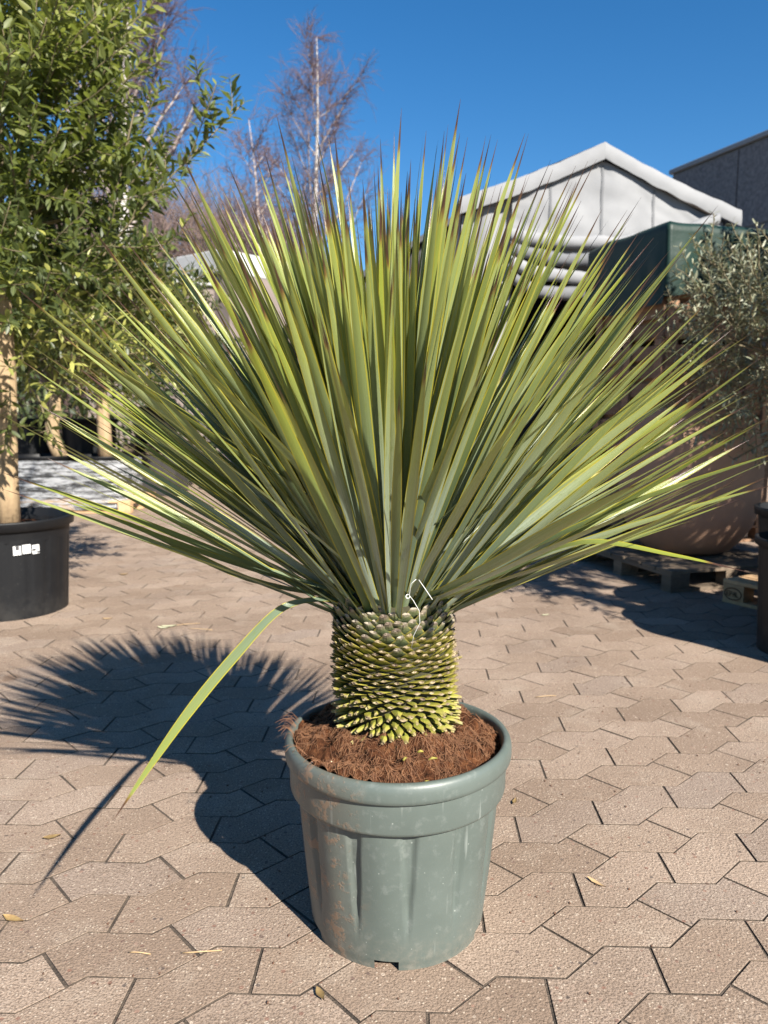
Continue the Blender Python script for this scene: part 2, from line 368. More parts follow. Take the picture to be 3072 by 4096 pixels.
M = dict(
    yucca=mat_yucca(), paver=mat_paver(), pot=mat_pot(), black=mat_black(), film=mat_film(), soil=mat_soil(),
    blackold=mat_black('weathered_black_plastic', (0.011, 0.0112, 0.012), (0.034, 0.034, 0.035)),
    stub_a=mat_stub('stub_green', (0.075, 0.100, 0.045), (0.10, 0.115, 0.045), (0.34, 0.29, 0.22)),
    stub_b=mat_stub('stub_olive', (0.165, 0.178, 0.022), (0.250, 0.220, 0.034), (0.38, 0.30, 0.18)),
    stub_c=mat_stub('stub_yellow', (0.175, 0.192, 0.026), (0.285, 0.265, 0.046), (0.36, 0.29, 0.13)),
    trunk=simple('yucca_trunk', (0.04, 0.038, 0.014), (0.022, 0.018, 0.010), 40, 0.9, 0.5),
    fibre=simple('coir_fibre', (0.26, 0.125, 0.058), (0.13, 0.055, 0.026), 60, 0.8),
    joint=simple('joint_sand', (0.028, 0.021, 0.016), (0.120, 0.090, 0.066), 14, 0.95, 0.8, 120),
    farground=simple('far_paving', (0.27, 0.20, 0.145), (0.31, 0.235, 0.17), 1.2, 0.95),
    wire=simple('white_wire', (0.70, 0.70, 0.68), (0.6, 0.6, 0.58), 20, 0.5),
    bark=mat_bark('tree_bark', (0.38, 0.27, 0.155), (0.25, 0.175, 0.10)),
    twig=simple('green_twig', (0.17, 0.135, 0.075), (0.11, 0.09, 0.05), 20, 0.8),
    leafL=leafmat('evergreen_leaf', (0.105, 0.128, 0.038), (0.400, 0.395, 0.105), (0.034, 0.050, 0.020), 0.45, 0.40, spec=0.5),
    leafD=leafmat('dark_evergreen_leaf', (0.052, 0.078, 0.022), (0.17, 0.20, 0.045), (0.024, 0.040, 0.016), 0.4, 0.25),
    leafO=leafmat('olive_leaf', (0.145, 0.165, 0.110), (0.290, 0.280, 0.180), (0.070, 0.092, 0.055), 0.5, 0.15, (0.3, 0.33, 0.12)),
    hedge=leafmat('hedge_leaf', (0.030, 0.045, 0.018), (0.09, 0.11, 0.03), (0.015, 0.025, 0.012), 0.6, 0.15),
    birch=mat_birch('birch_bark'), birchlimb=mat_birch('birch_limb_bark', 0.55, (0.36, 0.30, 0.275)),
    btwig=simple('birch_twig', (0.140, 0.090, 0.092), (0.105, 0.066, 0.072), 3, 0.8),
    bare=simple('bare_branch', (0.190, 0.135, 0.115), (0.130, 0.090, 0.080), 0.6, 0.9),
    roofwhite=simple('white_roof', (0.42, 0.42, 0.415), (0.36, 0.36, 0.355), 1.5, 0.6),
    shed=simple('shed_wall', (0.205, 0.165, 0.145), (0.15, 0.12, 0.11), 1.2, 0.9),
    barn=simple('dark_cladding', (0.050, 0.052, 0.058), (0.036, 0.038, 0.044), 2, 0.7, 0.1),
    tent=simple('white_tarpaulin', (0.255, 0.258, 0.266), (0.205, 0.208, 0.216), 2.2, 0.75, 0.10, 9, spec=0.25),
    tentg=simple('grey_tarpaulin', (0.16, 0.163, 0.170), (0.12, 0.124, 0.132), 2.2, 0.75, 0.1, 9, spec=0.25),
    metal=simple('galvanised_pole', (0.30, 0.31, 0.33), (0.24, 0.25, 0.27), 9, 0.35, metallic=0.8),
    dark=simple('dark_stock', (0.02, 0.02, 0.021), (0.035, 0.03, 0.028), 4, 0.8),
    tarp=simple('green_tarpaulin', (0.0055, 0.026, 0.019), (0.004, 0.018, 0.0135), 3, 0.5, 0.5, 4.5, spec=0.3),
    concrete=simple('aggregate_concrete', (0.185, 0.187, 0.197), (0.085, 0.087, 0.095), 16, 0.9, 0.4, 40),
    coping=simple('metal_coping', (0.20, 0.21, 0.225), (0.17, 0.18, 0.19), 4, 0.5),
    terra=simple('terracotta', (0.34, 0.205, 0.135), (0.295, 0.172, 0.112), 3.5, 0.75, 0.12, 60),
    crate=mat_wood('crate_wood', (0.30, 0.175, 0.10), (0.20, 0.11, 0.062)),
    pallet=mat_wood('old_pallet_wood', (0.17, 0.125, 0.085), (0.10, 0.075, 0.052), (40, 4, 40)),
    palletn=mat_wood('new_pallet_wood', (0.50, 0.33, 0.18), (0.38, 0.24, 0.125), (30, 5, 40)),
    brand=simple('branded_mark', (0.10, 0.045, 0.022), (0.08, 0.035, 0.02), 30, 0.9),
    sticker=simple('white_sticker', (0.72, 0.72, 0.70), (0.5, 0.5, 0.5), 60, 0.6),
    ink=simple('sticker_print', (0.05, 0.05, 0.055), (0.03, 0.03, 0.03), 20, 0.7),
    dryleaf=simple('dry_leaf', (0.27, 0.19, 0.075), (0.17, 0.10, 0.045), 60, 0.6, vary=0.5),
    paleleaf=simple('pale_dry_leaf', (0.48, 0.47, 0.33), (0.36, 0.36, 0.22), 50, 0.6),
    straw=simple('dry_straw', (0.46, 0.32, 0.17), (0.36, 0.24, 0.12), 60, 0.7),
    crumb=simple('soil_crumb', (0.13, 0.065, 0.038), (0.08, 0.04, 0.025), 60, 0.95),
)

# ------------------------------------------------------------------ ground and pavers
gm = MB(); S = 260
gm.add([(-S, -6, -0.0034), (S, -6, -0.0034), (S, 2 * S, -0.0034), (-S, 2 * S, -0.0034)], [(0, 1, 2, 3)])
ground = gm.build('ground', M['joint'], kind='structure')
fg = MB(); fg.add([(-90, 19.2, 0.0), (90, 19.2, 0.0), (90, 240, 0.0), (-90, 240, 0.0)], [(0, 1, 2, 3)])
for sg in (-1, 1): fg.add([(sg * 60, -0.7, -0.0005), (sg * 1.95, -0.7, -0.0005), (sg * 13.0, 19.19, -0.0005), (sg * 60, 19.19, -0.0005)], [(0, 1, 2, 3) if sg < 0 else (3, 2, 1, 0)])
fg.add([(-60, -40, -0.0005), (60, -40, -0.0005), (60, -0.71, -0.0005), (-60, -0.71, -0.0005)], [(0, 1, 2, 3)])
fg.build('far_pavement', M['farground'], kind='structure')

PL = 0.14401; TH = R(45); TT = 0.30; PW = 0.946; YAW = R(-2.118); PX, PY = 3.0083 * PL, 11.8701 * PL
dv = np.array([math.cos(TH), math.sin(TH)]); nv = np.array([-math.sin(TH), math.cos(TH)]); ex = np.array([1.0, 0])
V2 = np.array([-(1 - 2 * TT), PW]); V1 = (1 - 2 * TT) * dv + PW * nv; PP = ex + dv
cy_, sy_ = math.cos(YAW), math.sin(YAW)
ROT = np.array([[cy_, -sy_], [sy_, cy_]])
def inset(poly, thin, wide):
    """move each edge inwards; the two cross joints (edges 3 and 7) are wider"""
    n = len(poly); out = []
    lines = []
    for i in range(n):
        a, b = poly[i], poly[(i + 1) % n]; t = (b - a) / np.linalg.norm(b - a); nn = np.array([-t[1], t[0]])
        lines.append((a + nn * (wide if i in (3, 7) else thin), t))
    for i in range(n):
        (a, t), (b, u) = lines[i - 1], lines[i]
        den = t[0] * u[1] - t[1] * u[0]
        if abs(den) < 1e-6: out.append(b)
        else:
            k = ((b[0] - a[0]) * u[1] - (b[1] - a[1]) * u[0]) / den; out.append(a + t * k)
    return out
def stone_poly(kind):
    if kind == 2:
        P0 = np.zeros(2); P1 = V2
        q = [P0 + TT * ex, P0 + ex, P0 + PP, P0 + PP + TT * ex, P1 + PP + (1 - TT) * ex, P1 + PP, P1 + ex, P1 + (1 - TT) * ex]
    else:
        P0 = np.zeros(2); P1 = V1
        q = [P0 - TT * dv, P0, P0 + ex, P0 + ex + (1 - TT) * dv, P1 + ex + TT * dv, P1 + ex, P1, P1 - (1 - TT) * dv]
    q = [ROT @ (p * PL) for p in q]
    c = sum(q) / 8
    return [p - c for p in q], c
STONE = {}
for kd in (1, 2):
    q, c = stone_poly(kd)
    q = inset(q, 0.0021, 0.0034)
    rings = []
    for d, z in ((0, -0.05), (0, -0.0007), (0.0003, -0.0003), (0.0010, 0.0)):
        rings += [(p[0], p[1], z) for p in inset(q, d, d)]
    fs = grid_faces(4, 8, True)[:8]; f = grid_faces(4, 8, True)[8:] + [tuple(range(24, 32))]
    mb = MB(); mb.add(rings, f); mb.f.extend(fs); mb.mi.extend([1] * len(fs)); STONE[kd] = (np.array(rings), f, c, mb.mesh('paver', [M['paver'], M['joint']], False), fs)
stones = []
for k in range(-26, 150):
    m_ = k // 2; base = m_ * (V1 + V2) + (k % 2) * V2; kd = 2 if k % 2 == 0 else 1
    for j in range(-120, 120):
        c = ROT @ ((base + j * PP) * PL) + STONE[kd][2] + np.array([PX, PY])
        if not (-0.65 < c[1] < 19.4): continue
        dep = c[1] * 0.9915 + 1.17 * 0.13
        if abs(c[0]) > 0.56 * dep + 2.05: continue
        vis = abs(c[0]) < 0.495 * dep + 0.1 and c[1] > 1.22 and math.hypot(c[0] - 0.04, c[1] - 1.69) > 0.13
        stones.append((c[1] + (0 if vis else 100), c[0], c[1], kd))
stones.sort()
pav = link('pavement', None, kind='structure')
far = MB()
for i, (key, x, y, kd) in enumerate(stones):
    tilt = (rng.normal() * 0.003, rng.normal() * 0.003); dz = rng.normal() * 0.0005
    if i < 300:
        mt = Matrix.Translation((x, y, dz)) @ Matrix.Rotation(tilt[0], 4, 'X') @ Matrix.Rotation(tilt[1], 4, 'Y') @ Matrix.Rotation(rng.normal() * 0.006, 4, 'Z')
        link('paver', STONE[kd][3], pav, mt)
    else:
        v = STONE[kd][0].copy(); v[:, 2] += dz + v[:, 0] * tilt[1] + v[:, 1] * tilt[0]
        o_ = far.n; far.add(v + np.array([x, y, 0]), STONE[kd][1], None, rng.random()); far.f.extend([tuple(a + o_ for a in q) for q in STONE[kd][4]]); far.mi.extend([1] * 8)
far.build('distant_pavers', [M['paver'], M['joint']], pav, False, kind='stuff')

# ------------------------------------------------------------------ green pot
PC = Vector((0.031, 1.69, 0.0))
pot = thing('plant_pot', PC, 'grey green plastic plant pot with mud smears, holding the yucca', 'plant pot')
def green_pot():
    n = 288
    def rad(z): return 0.197 + (0.238 - 0.197) * (z / 0.44) ** 0.9
    zs = [0.0, 0.006, 0.013, 0.0225, 0.026, 0.035, 0.05] + list(np.linspace(0.065, 0.318, 26)) + [0.324, 0.328]
    v = []
    for z in zs:
        for k in range(n):
            a = 2 * math.pi * k / n
            r = rad(z)
            if z < 0.02: r -= 0.0015
            # recessed wedges that narrow downwards
            s = (a / (2 * math.pi) * 12 + 0.33) % 1.0
            top = 0.30 * max(0.0, min(1.0, (z - 0.055) / 0.27)) ** 0.55
            dst = abs(s - 0.5)
            e = max(0.0, min(1.0, (top / 2 - dst) / 0.045)) if top > 0 else 0
            e = e * e * (3 - 2 * e)
            r -= 0.0075 * e * min(1, max(0, (z - 0.06) / 0.09))
            bul = 0.0022 * math.cos((s) * 2 * math.pi) * min(1, max(0, (z - 0.05) / 0.1))
            r += bul
            v.append((r * math.cos(a), r * math.sin(a), z))
    f = []
    notch = [R(-97), R(-22), R(53), R(128), R(203)]
    for i in range(len(zs) - 1):
        for j in range(n):
            a = 2 * math.pi * (j + .5) / n
            if i < 3 and any(abs((a - q + math.pi) % (2 * math.pi) - math.pi) < R(7.5) for q in notch): continue
            k = (j + 1) % n; f.append((i * n + j, i * n + k, (i + 1) * n + k, (i + 1) * n + j))
    mb = MB(); mb.add(v, f)
    vi, fi = lathe([(0.160, 0.0), (0.192, 0.0245), (0.02, 0.026), (0.001, 0.026)], 96); mb.add(vi, [q[::-1] for q in fi])
    mb.build('wall', M['pot'], pot)
    b = MB(); b.add(*lathe([(0.2335, 0.322), (0.2400, 0.325), (0.2432, 0.329), (0.2448, 0.334), (0.2465, 0.400), (0.2462, 0.408)], 144)); b.build('band', M['pot'], pot)
    r_ = MB(); pr = [(0.2440, 0.400), (0.2530, 0.399), (0.2562, 0.402), (0.2572, 0.410), (0.2570, 0.424), (0.2550, 0.434), (0.2510, 0.4405), (0.2455, 0.443), (0.2400, 0.4415), (0.2365, 0.436), (0.2345, 0.424), (0.231, 0.33)]
    vv, ff = lathe(pr, 144)
    vv = [(x * (1 + 0.004 * math.sin(3 * math.atan2(y, x) + 1)), y * (1 + 0.004 * math.sin(2 * math.atan2(y, x))), z + 0.0016 * math.sin(2 * math.atan2(y, x) + 2)) for x, y, z in vv]
    r_.add(vv, ff); r_.build('rim', M['pot'], pot)
green_pot()

# soil
SOILR = 0.2355
def soil_z(x, y):
    r = math.hypot(x, y); a = math.atan2(y, x)
    t = max(0, min(1, (r - 0.11) / 0.125))
    z = 0.474 - 0.050 * t ** 1.3
    if r > 0.2: z -= 0.010 * ((r - 0.2) / 0.035) * (0.3 + 0.7 * max(0, math.cos(a + 0.9)))
    z += 0.016 * max(0, math.cos(a - R(195))) * t
    z += 0.022 * nz((x * 13, y * 13, 3.1)) + 0.018 * nz((x * 32, y * 32, 7.7)) + 0.009 * nz((x * 75, y * 75, 1.2)) + 0.0035 * nz((x * 170, y * 170, 4.4))
    return z
sb = MB(); nr, na = 46, 220; sv = []
for i in range(nr):
    r = 0.085 + (SOILR - 0.085) * i / (nr - 1)
    for k in range(na):
        a = 2 * math.pi * k / na; x, y = r * math.cos(a), r * math.sin(a)
        sv.append((x, y, soil_z(x, y)))
sb.add(sv, grid_faces(nr, na, True))
soil = sb.build('coir_soil', M['soil'], None, True, label='reddish brown fibrous coir potting soil heaped inside the grey green pot', cat='soil', kind='stuff')
soil.location = PC
fb = MB()
for i in range(5200):
    r = math.sqrt(rng.uniform(0.12 ** 2, 0.238 ** 2)); a = rng.uniform(0, 2 * math.pi)
    clump = nz((r * math.cos(a) * 16, r * math.sin(a) * 16, 9.3))
    if clump < rng.normal() * 0.25 - 0.05: continue
    x, y = r * math.cos(a), r * math.sin(a); L = rng.uniform(0.012, 0.042); h0 = rng.uniform(0, 2 * math.pi); cu = rng.normal() * 2.2
    pts = []; hx = h0; lift = rng.uniform(-0.001, 0.006)
    for s in range(5):
        rr = min(math.hypot(x, y), 0.236); aa = math.atan2(y, x); x, y = rr * math.cos(aa), rr * math.sin(aa)
        pts.append((x, y, soil_z(x, y) + 0.0012 + lift * math.sin(math.pi * s / 4) + (0.006 * rng.random() if s in (0, 4) else 0)))
        x += math.cos(hx) * L / 4; y += math.sin(hx) * L / 4; hx += cu / 4 + rng.normal() * 0.25
    wd = rng.uniform(0.00028, 0.0006)
    fb.add(*tube(pts, wd, 3, False), None, rng.random())
for i in range(26):      # fibres hanging over the rim on the left
    a = R(rng.uniform(165, 235)); rr = 0.235; L = rng.uniform(0.02, 0.05)
    x, y = rr * math.cos(a), rr * math.sin(a); z = 0.447; pts = []
    q = rng.normal() * 0.4
    for s in range(5):
        u = s / 4; pts.append((x + math.cos(a + q) * L * u, y + math.sin(a + q) * L * u, z + 0.02 * math.sin(u * 2.6) + rng.normal() * 0.001))
    fb.add(*tube(pts, 0.0004, 3, False))
fb.build('fibre', M['fibre'], soil, True, kind='stuff')
# little crumbs of plant on the soil
for i, (x, y) in enumerate([(0.045, -0.155), (0.070, -0.165), (0.012, -0.185), (0.055, -0.20)]):
    mb = MB(); L = 0.006 + 0.004 * rng.random(); z = soil_z(x, y) + 0.003; a = rng.uniform(0, 6.3)
    pts = [(x - math.cos(a) * L, y - math.sin(a) * L, z), (x, y, z + 0.003), (x + math.cos(a) * L, y + math.sin(a) * L, z + 0.001)]
    mb.add(*tube(pts, [0.0022, 0.003, 0.0015], 6)); o = mb.build('leaf_crumb', M['stub_b'], soil)

# ------------------------------------------------------------------ yucca
yu = thing('yucca_plant', (PC.x, PC.y, 0.44), 'large spiky yucca with a round head of blue green sword leaves on a stubby trunk', 'yucca')
YO = Vector((PC.x, PC.y, 0.44))
LEAN = Vector((-0.012, 0.0, 0.0))
tr = MB()
prof = [(0.094, 0.0), (0.107, 0.05), (0.117, 0.13), (0.117, 0.22), (0.118, 0.29), (0.112, 0.31), (0.092, 0.345), (0.062, 0.385), (0.03, 0.42), (0.001, 0.435)]
vv, ff = lathe(prof, 48); vv = [(x + LEAN.x * z / 0.3, y, z) for x, y, z in vv]
tr.add(vv, ff); trunk = tr.build('trunk', M['trunk'], yu)

def stub_mesh(width, length, thick, curl, jag):
    """clasping leaf base that narrows to a chopped-off end; x across, y outwards along, z up"""
    secs = [(0.0, 1.0, 0.5), (0.3, 0.96, 0.7), (0.58, 0.74, 0.95), (0.82, 0.44, 1.0), (1.0, 0.33, 0.8)]
    v = []; uv = []
    for s, wf, tf in secs:
        wd = width * wf / 2; t = thick * tf
        for px, pz in ((-1, 0), (-0.5, 0.42), (0, 0.62), (0.5, 0.42), (1, 0), (0.45, -0.40), (0, -0.55), (-0.45, -0.40)):
            yj = (rng.normal() * jag if s == 1.0 else 0)
            bend = -abs(px) ** 2 * (1 - s) * width * 0.16
            v.append((px * wd, s * length + yj + bend, pz * t + curl * s * s * length)); uv.append((px * 0.5 + 0.5, s * 0.8))
    f = grid_faces(5, 8, True)
    f = [q[::-1] for q in f]
    nb = len(v); v.append((0, length * 0.94, curl * length * 0.9)); uv.append((0.5, 1.0))
    for k in range(8):
        f.append((32 + k, nb, 32 + (k + 1) % 8)[::-1])
    return np.array(v), f, np.array(uv)
SM = {}
for key, mat, wd, ln, th, cu in (('a', 'stub_a', 0.054, 0.037, 0.0070, 0.10), ('b', 'stub_b', 0.046, 0.031, 0.0066, 0.0), ('c', 'stub_c', 0.025, 0.036, 0.0075, -0.10)):
    SM[key] = []
    for q in range(5):
        v, f, uv = stub_mesh(wd * rng.uniform(0.92, 1.08), ln * rng.uniform(0.85, 1.18), th * rng.uniform(0.85, 1.2), cu, 0.0018)
        mb = MB(); mb.add(v, f, uv); SM[key].append((v, f, uv, mb.mesh('leaf_stub', M[mat], False)))
NS = 680; GA = math.pi * (3 - math.sqrt(5)); cand = []
for i in range(NS):
    t = i / NS; z = 0.018 + t * 0.280
    a = i * GA + 0.2
    key = 'c' if z < 0.095 + 0.012 * rng.normal() else ('b' if z < 0.245 + 0.015 * rng.normal() else 'a')
    rr = np.interp(z, [p[1] for p in prof], [p[0] for p in prof]) - 0.004
    pitch = np.interp(z, [0.0, 0.06, 0.12, 0.2, 0.30, 0.34], [-10, -2, 10, 34, 52, 58]) + rng.normal() * 4
    yawj = rng.normal() * 2.5
    pos = Vector((rr * math.cos(a) + LEAN.x * z / 0.3, rr * math.sin(a), z))
    mt = Matrix.Translation(pos) @ Matrix.Rotation(a - math.pi / 2, 4, 'Z') @ Matrix.Rotation(R(yawj), 4, 'Z') @ Matrix.Rotation(R(pitch), 4, 'X') @ Matrix.Rotation(R(rng.normal() * 4), 4, 'Y')
    sc = np.interp(z, [0, 0.05, 0.12, 0.34], [1.1, 1.0, 0.9, 1.0]) * rng.uniform(0.93, 1.08)
    mt = mt @ Matrix.Diagonal((sc, sc * (1.25 if rng.random() < 0.05 else 1), sc, 1))
    cand.append((-math.sin(a) + 0.15 * math.cos(a), key, int(rng.integers(5)), mt))
cand.sort(key=lambda c: -c[0])
rest = {'a': MB(), 'b': MB(), 'c': MB()}
for i, (fc, key, q, mt) in enumerate(cand):
    if i < 300: link('leaf_stub', SM[key][q][3], trunk, mt)
    else:
        v, f, uv, _ = SM[key][q]; M3 = np.array(mt)[:3, :3]; rest[key].add(v @ M3.T + np.array(mt)[:3, 3], f, uv, rng.random())
for key, nm in (('a', 'stub_a'), ('b', 'stub_b'), ('c', 'stub_c')):
    rest[key].build('rear_leaf_stubs', M[nm], trunk, False, kind='stuff')

NSEG = 15; NAC = 5
def blade(length, width, bend, twist, path=None, wprof=None):
    """sword leaf along +x, upper face +z; returns verts, faces, uv"""
    v = []; uv = []
    s_list = [0, 0.02, 0.045, 0.08, 0.14, 0.22, 0.31, 0.41, 0.51, 0.61, 0.70, 0.79, 0.87, 0.93, 0.97, 1.0]
    x = z = 0.0; ang = 0.0; last = 0.0
    for s in s_list:
        ds = (s - last) * length; last = s
        ang = -bend * s; x += math.cos(ang) * ds; z += math.sin(ang) * ds
        wv = np.interp(s, [0, 0.02, 0.05, 0.10, 0.22, 0.45, 0.62, 0.78, 0.9, 0.965, 1.0], [2.3, 1.9, 0.85, 0.72, 0.80, 1.0, 0.93, 0.66, 0.33, 0.12, 0.02]) * width / 2
        tw = twist * s; thick = 0.26 * (1 - s * 0.4) + (0.35 if s < 0.05 else 0)
        nx, nzv = -math.sin(ang), math.cos(ang)
        for q in range(NAC):
            u = q / (NAC - 1) * 2 - 1
            lat = u * wv; hgt = thick * wv * (u * u)
            yy = lat * math.cos(tw) - hgt * math.sin(tw); hh = lat * math.sin(tw) + hgt * math.cos(tw)
            v.append((x + nx * hh, yy, z + nzv * hh)); uv.append((u * 0.5 + 0.5, s))
    return np.array(v), grid_faces(len(s_list), NAC), np.array(uv)
BL = []
for i in range(18):
    L = 0.83 + 0.13 * (i % 6) / 5
    v, f, uv = blade(L, rng.uniform(0.0165, 0.0225), R(rng.normal() * 2.6 + 3.0), R(rng.normal() * 18))
    mb = MB(); mb.add(v, f, uv, rng.random()); BL.append((v, f, uv, mb.mesh('leaf', M['yucca']), L))

def leaf_matrix(org, d, roll):
    d = d.normalized(); up = Vector((0, 0, 1)); out = Vector((-d.x, -d.y, 0))
    n = up - d * up.dot(d)
    if n.length < 0.05: n = out if out.length > 1e-4 else Vector((0, -1, 0)); n = n - d * n.dot(d)
    n.normalize(); yv = n.cross(d)
    m = Matrix((( d.x, yv.x, n.x), (d.y, yv.y, n.y), (d.z, yv.z, n.z))).to_4x4()
    return Matrix.Translation(org) @ m @ Matrix.Rotation(roll, 4, 'X')

leaves = []
NL = 1040
for i in range(NL):
    t = (i + 0.5) / NL; a = i * GA * 1.0 + 0.9
    el = math.degrees(math.asin(min(0.999, 0.26 + 0.74 * t ** 0.95)))
    facing = -math.sin(a)
    sm = max(0, min(1, facing / 0.65)); sm = sm * sm * (3 - 2 * sm)
    mn = 20 + 27 * sm - 4 * max(0, -facing) + 3 * max(0, -math.cos(a) - 0.6)
    el = mn + (el - 15) * (90 - mn) / 75
    el += rng.normal() * 3.0; aa = a + rng.normal() * 0.05
    if sm > 0.5 and el < 62 and rng.random() < 0.62: continue
    if el < 34 and rng.random() < 0.42: continue
    if sm > 0.5 and rng.random() < 0.05: el = rng.uniform(36, 44)
    e = R(min(el, 89)); d = Vector((math.cos(aa) * math.cos(e), math.sin(aa) * math.cos(e), math.sin(e)))
    th = t
    org = Vector((LEAN.x + 0.104 * (1 - th ** 1.3) * math.cos(aa), 0.104 * (1 - th ** 1.3) * math.sin(aa), 0.272 + 0.135 * th))
    org -= d * 0.012
    q = int(rng.integers(len(BL))); sc = rng.uniform(0.895, 1.045) * (1.0 - 0.09 * max(0, facing)) * (0.85 + 0.15 * min(1, max(0, (el - 20) / 30)))
    if rng.random() < 0.08: sc *= rng.uniform(0.70, 0.9)
    mt = leaf_matrix(org, d, R(rng.normal() * 24 + (70 if rng.random() < 0.10 else 0))) @ Matrix.Diagonal((sc, 1.0, sc, 1))
    # share of the blade that shows from the open side
    leaves.append((facing * math.cos(e) * 1.0 + 0.30 * math.sin(e) + 0.30 * abs(math.cos(aa)) * math.cos(e) + rng.random() * 0.1, q, mt))
leaves.sort(key=lambda c: -c[0])
inner = MB()
for i, (k, q, mt) in enumerate(leaves):
    if i < 290: link('leaf', BL[q][3], yu, mt)
    else:
        v, f, uv, _, _ = BL[q]; A = np.array(mt); inner.add(v @ A[:3, :3].T + A[:3, 3], f, uv, rng.random())
inner.build('rear_leaves', M['yucca'], yu, True, kind='stuff')

def path_leaf(pts, width, name='leaf', label=None, normal=Vector((0, -0.35, 1)), r=None, twist=0.0):
    """blade along a list of points given relative to the scene"""
    P = [Vector(p) - YO for p in pts]
    # Catmull-Rom resample
    out = []; n = len(P)
    for i in range(n - 1):
        p0, p1, p2, p3 = P[max(i - 1, 0)], P[i], P[i + 1], P[min(i + 2, n - 1)]
        for s in range(6):
            t = s / 6; out.append(0.5 * ((2 * p1) + (p2 - p0) * t + (2 * p0 - 5 * p1 + 4 * p2 - p3) * t * t + (3 * p1 - p0 - 3 * p2 + p3) * t ** 3))
    out.append(P[-1]); m = len(out); v = []; uv = []
    ln = [0]
    for i in range(1, m): ln.append(ln[-1] + (out[i] - out[i - 1]).length)
    for i, p in enumerate(out):
        s = ln[i] / ln[-1]; t = (out[min(i + 1, m - 1)] - out[max(i - 1, 0)]).normalized()
        nn = (normal - t * normal.dot(t)).normalized(); nn = Matrix.Rotation(twist * s, 3, t) @ nn; y = nn.cross(t)
        width_ = width * 1.15
        wv = np.interp(s, [0, 0.02, 0.05, 0.10, 0.22, 0.45, 0.62, 0.78, 0.9, 0.965, 1.0], [2.0, 1.6, 0.85, 0.72, 0.80, 1.0, 0.93, 0.66, 0.33, 0.12, 0.02]) * width / 2
        for q in range(NAC):
            u = q / (NAC - 1) * 2 - 1
            v.append(tuple(p + y * (u * wv) + nn * (0.16 * wv * u * u))); uv.append((u * 0.5 + 0.5, s))
    mb = MB(); mb.add(v, grid_faces(m, NAC), uv, rng.random() if r is None else r)
    return mb.build(name, M['yucca'], yu, True, label=label)
def sl_(pts, width=0.023, **k): path_leaf(pts, width, **k)
path_leaf([(-0.060, 1.655, 0.760), (-0.150, 1.63, 0.766), (-0.222, 1.595, 0.752), (-0.285, 1.44, 0.705), (-0.335, 1.24, 0.660), (-0.372, 1.000, 0.612)], 0.020,
          label='broken leaf hanging down over the pot side', normal=Vector((0.75, -0.2, 0.6)))
sl_([(0.10, 1.62, 0.76), (0.24, 1.53, 0.845), (0.37, 1.43, 0.925), (0.52, 1.37, 0.912), (0.64, 1.33, 0.889)], 0.022)
sl_([(0.10, 1.63, 0.77), (0.30, 1.55, 0.87), (0.52, 1.47, 0.965), (0.72, 1.41, 1.038)], 0.025)
sl_([(0.09, 1.60, 0.775), (0.20, 1.43, 0.88), (0.30, 1.27, 0.985), (0.387, 1.13, 1.072)], 0.030, normal=Vector((0.3, 0.5, 1)))
sl_([(0.09, 1.60, 0.765), (0.22, 1.45, 0.865), (0.37, 1.32, 0.97), (0.52, 1.22, 1.066)], 0.029, normal=Vector((0.2, 0.1, 1)))
sl_([(0.10, 1.61, 0.765), (0.25, 1.47, 0.85), (0.42, 1.35, 0.945), (0.55, 1.27, 1.04), (0.60, 1.25, 1.085)], 0.030, normal=Vector((0.1, 0.2, 1)))
sl_([(0.10, 1.63, 0.78), (0.30, 1.53, 0.90), (0.50, 1.45, 1.01), (0.72, 1.37, 1.105)], 0.025)
sl_([(-0.05, 1.64, 0.765), (-0.28, 1.60, 0.85), (-0.52, 1.56, 0.955), (-0.76, 1.53, 1.050)], 0.024)
sl_([(-0.06, 1.65, 0.76), (-0.28, 1.62, 0.835), (-0.48, 1.59, 0.915), (-0.66, 1.57, 1.0)], 0.022)
sl_([(-0.06, 1.67, 0.755), (-0.30, 1.68, 0.80), (-0.53, 1.70, 0.905), (-0.74, 1.70, 0.985)], 0.022)

# white tie wire caught in the leaves
wm = MB()
def wpt(*p): return p
wm.add(*tube([(0.056, 1.530, 0.690), (0.060, 1.520, 0.720), (0.072, 1.512, 0.748), (0.070, 1.505, 0.775), (0.058, 1.500, 0.797), (0.050, 1.497, 0.808), (0.053, 1.494, 0.832), (0.063, 1.490, 0.842)], 0.0006, 6))
wm.add(*tube([(0.068, 1.485, 0.842), (0.080, 1.478, 0.826), (0.094, 1.470, 0.806)], 0.0007, 6))
for k in range(3):
    a = rng.uniform(0, 6.3); c = Vector((0.047, 1.496, 0.806))
    wm.add(*tube([c + Vector((math.cos(a + s), 0.4 * math.sin(a * 2 + s), math.sin(a + s))) * 0.004 for s in np.linspace(0, 2.4, 6)], 0.0010, 5))
wm.build('tie_wire', M['wire'], None, label='thin white tie wire knotted among the leaf bases at the trunk top', cat='wire')

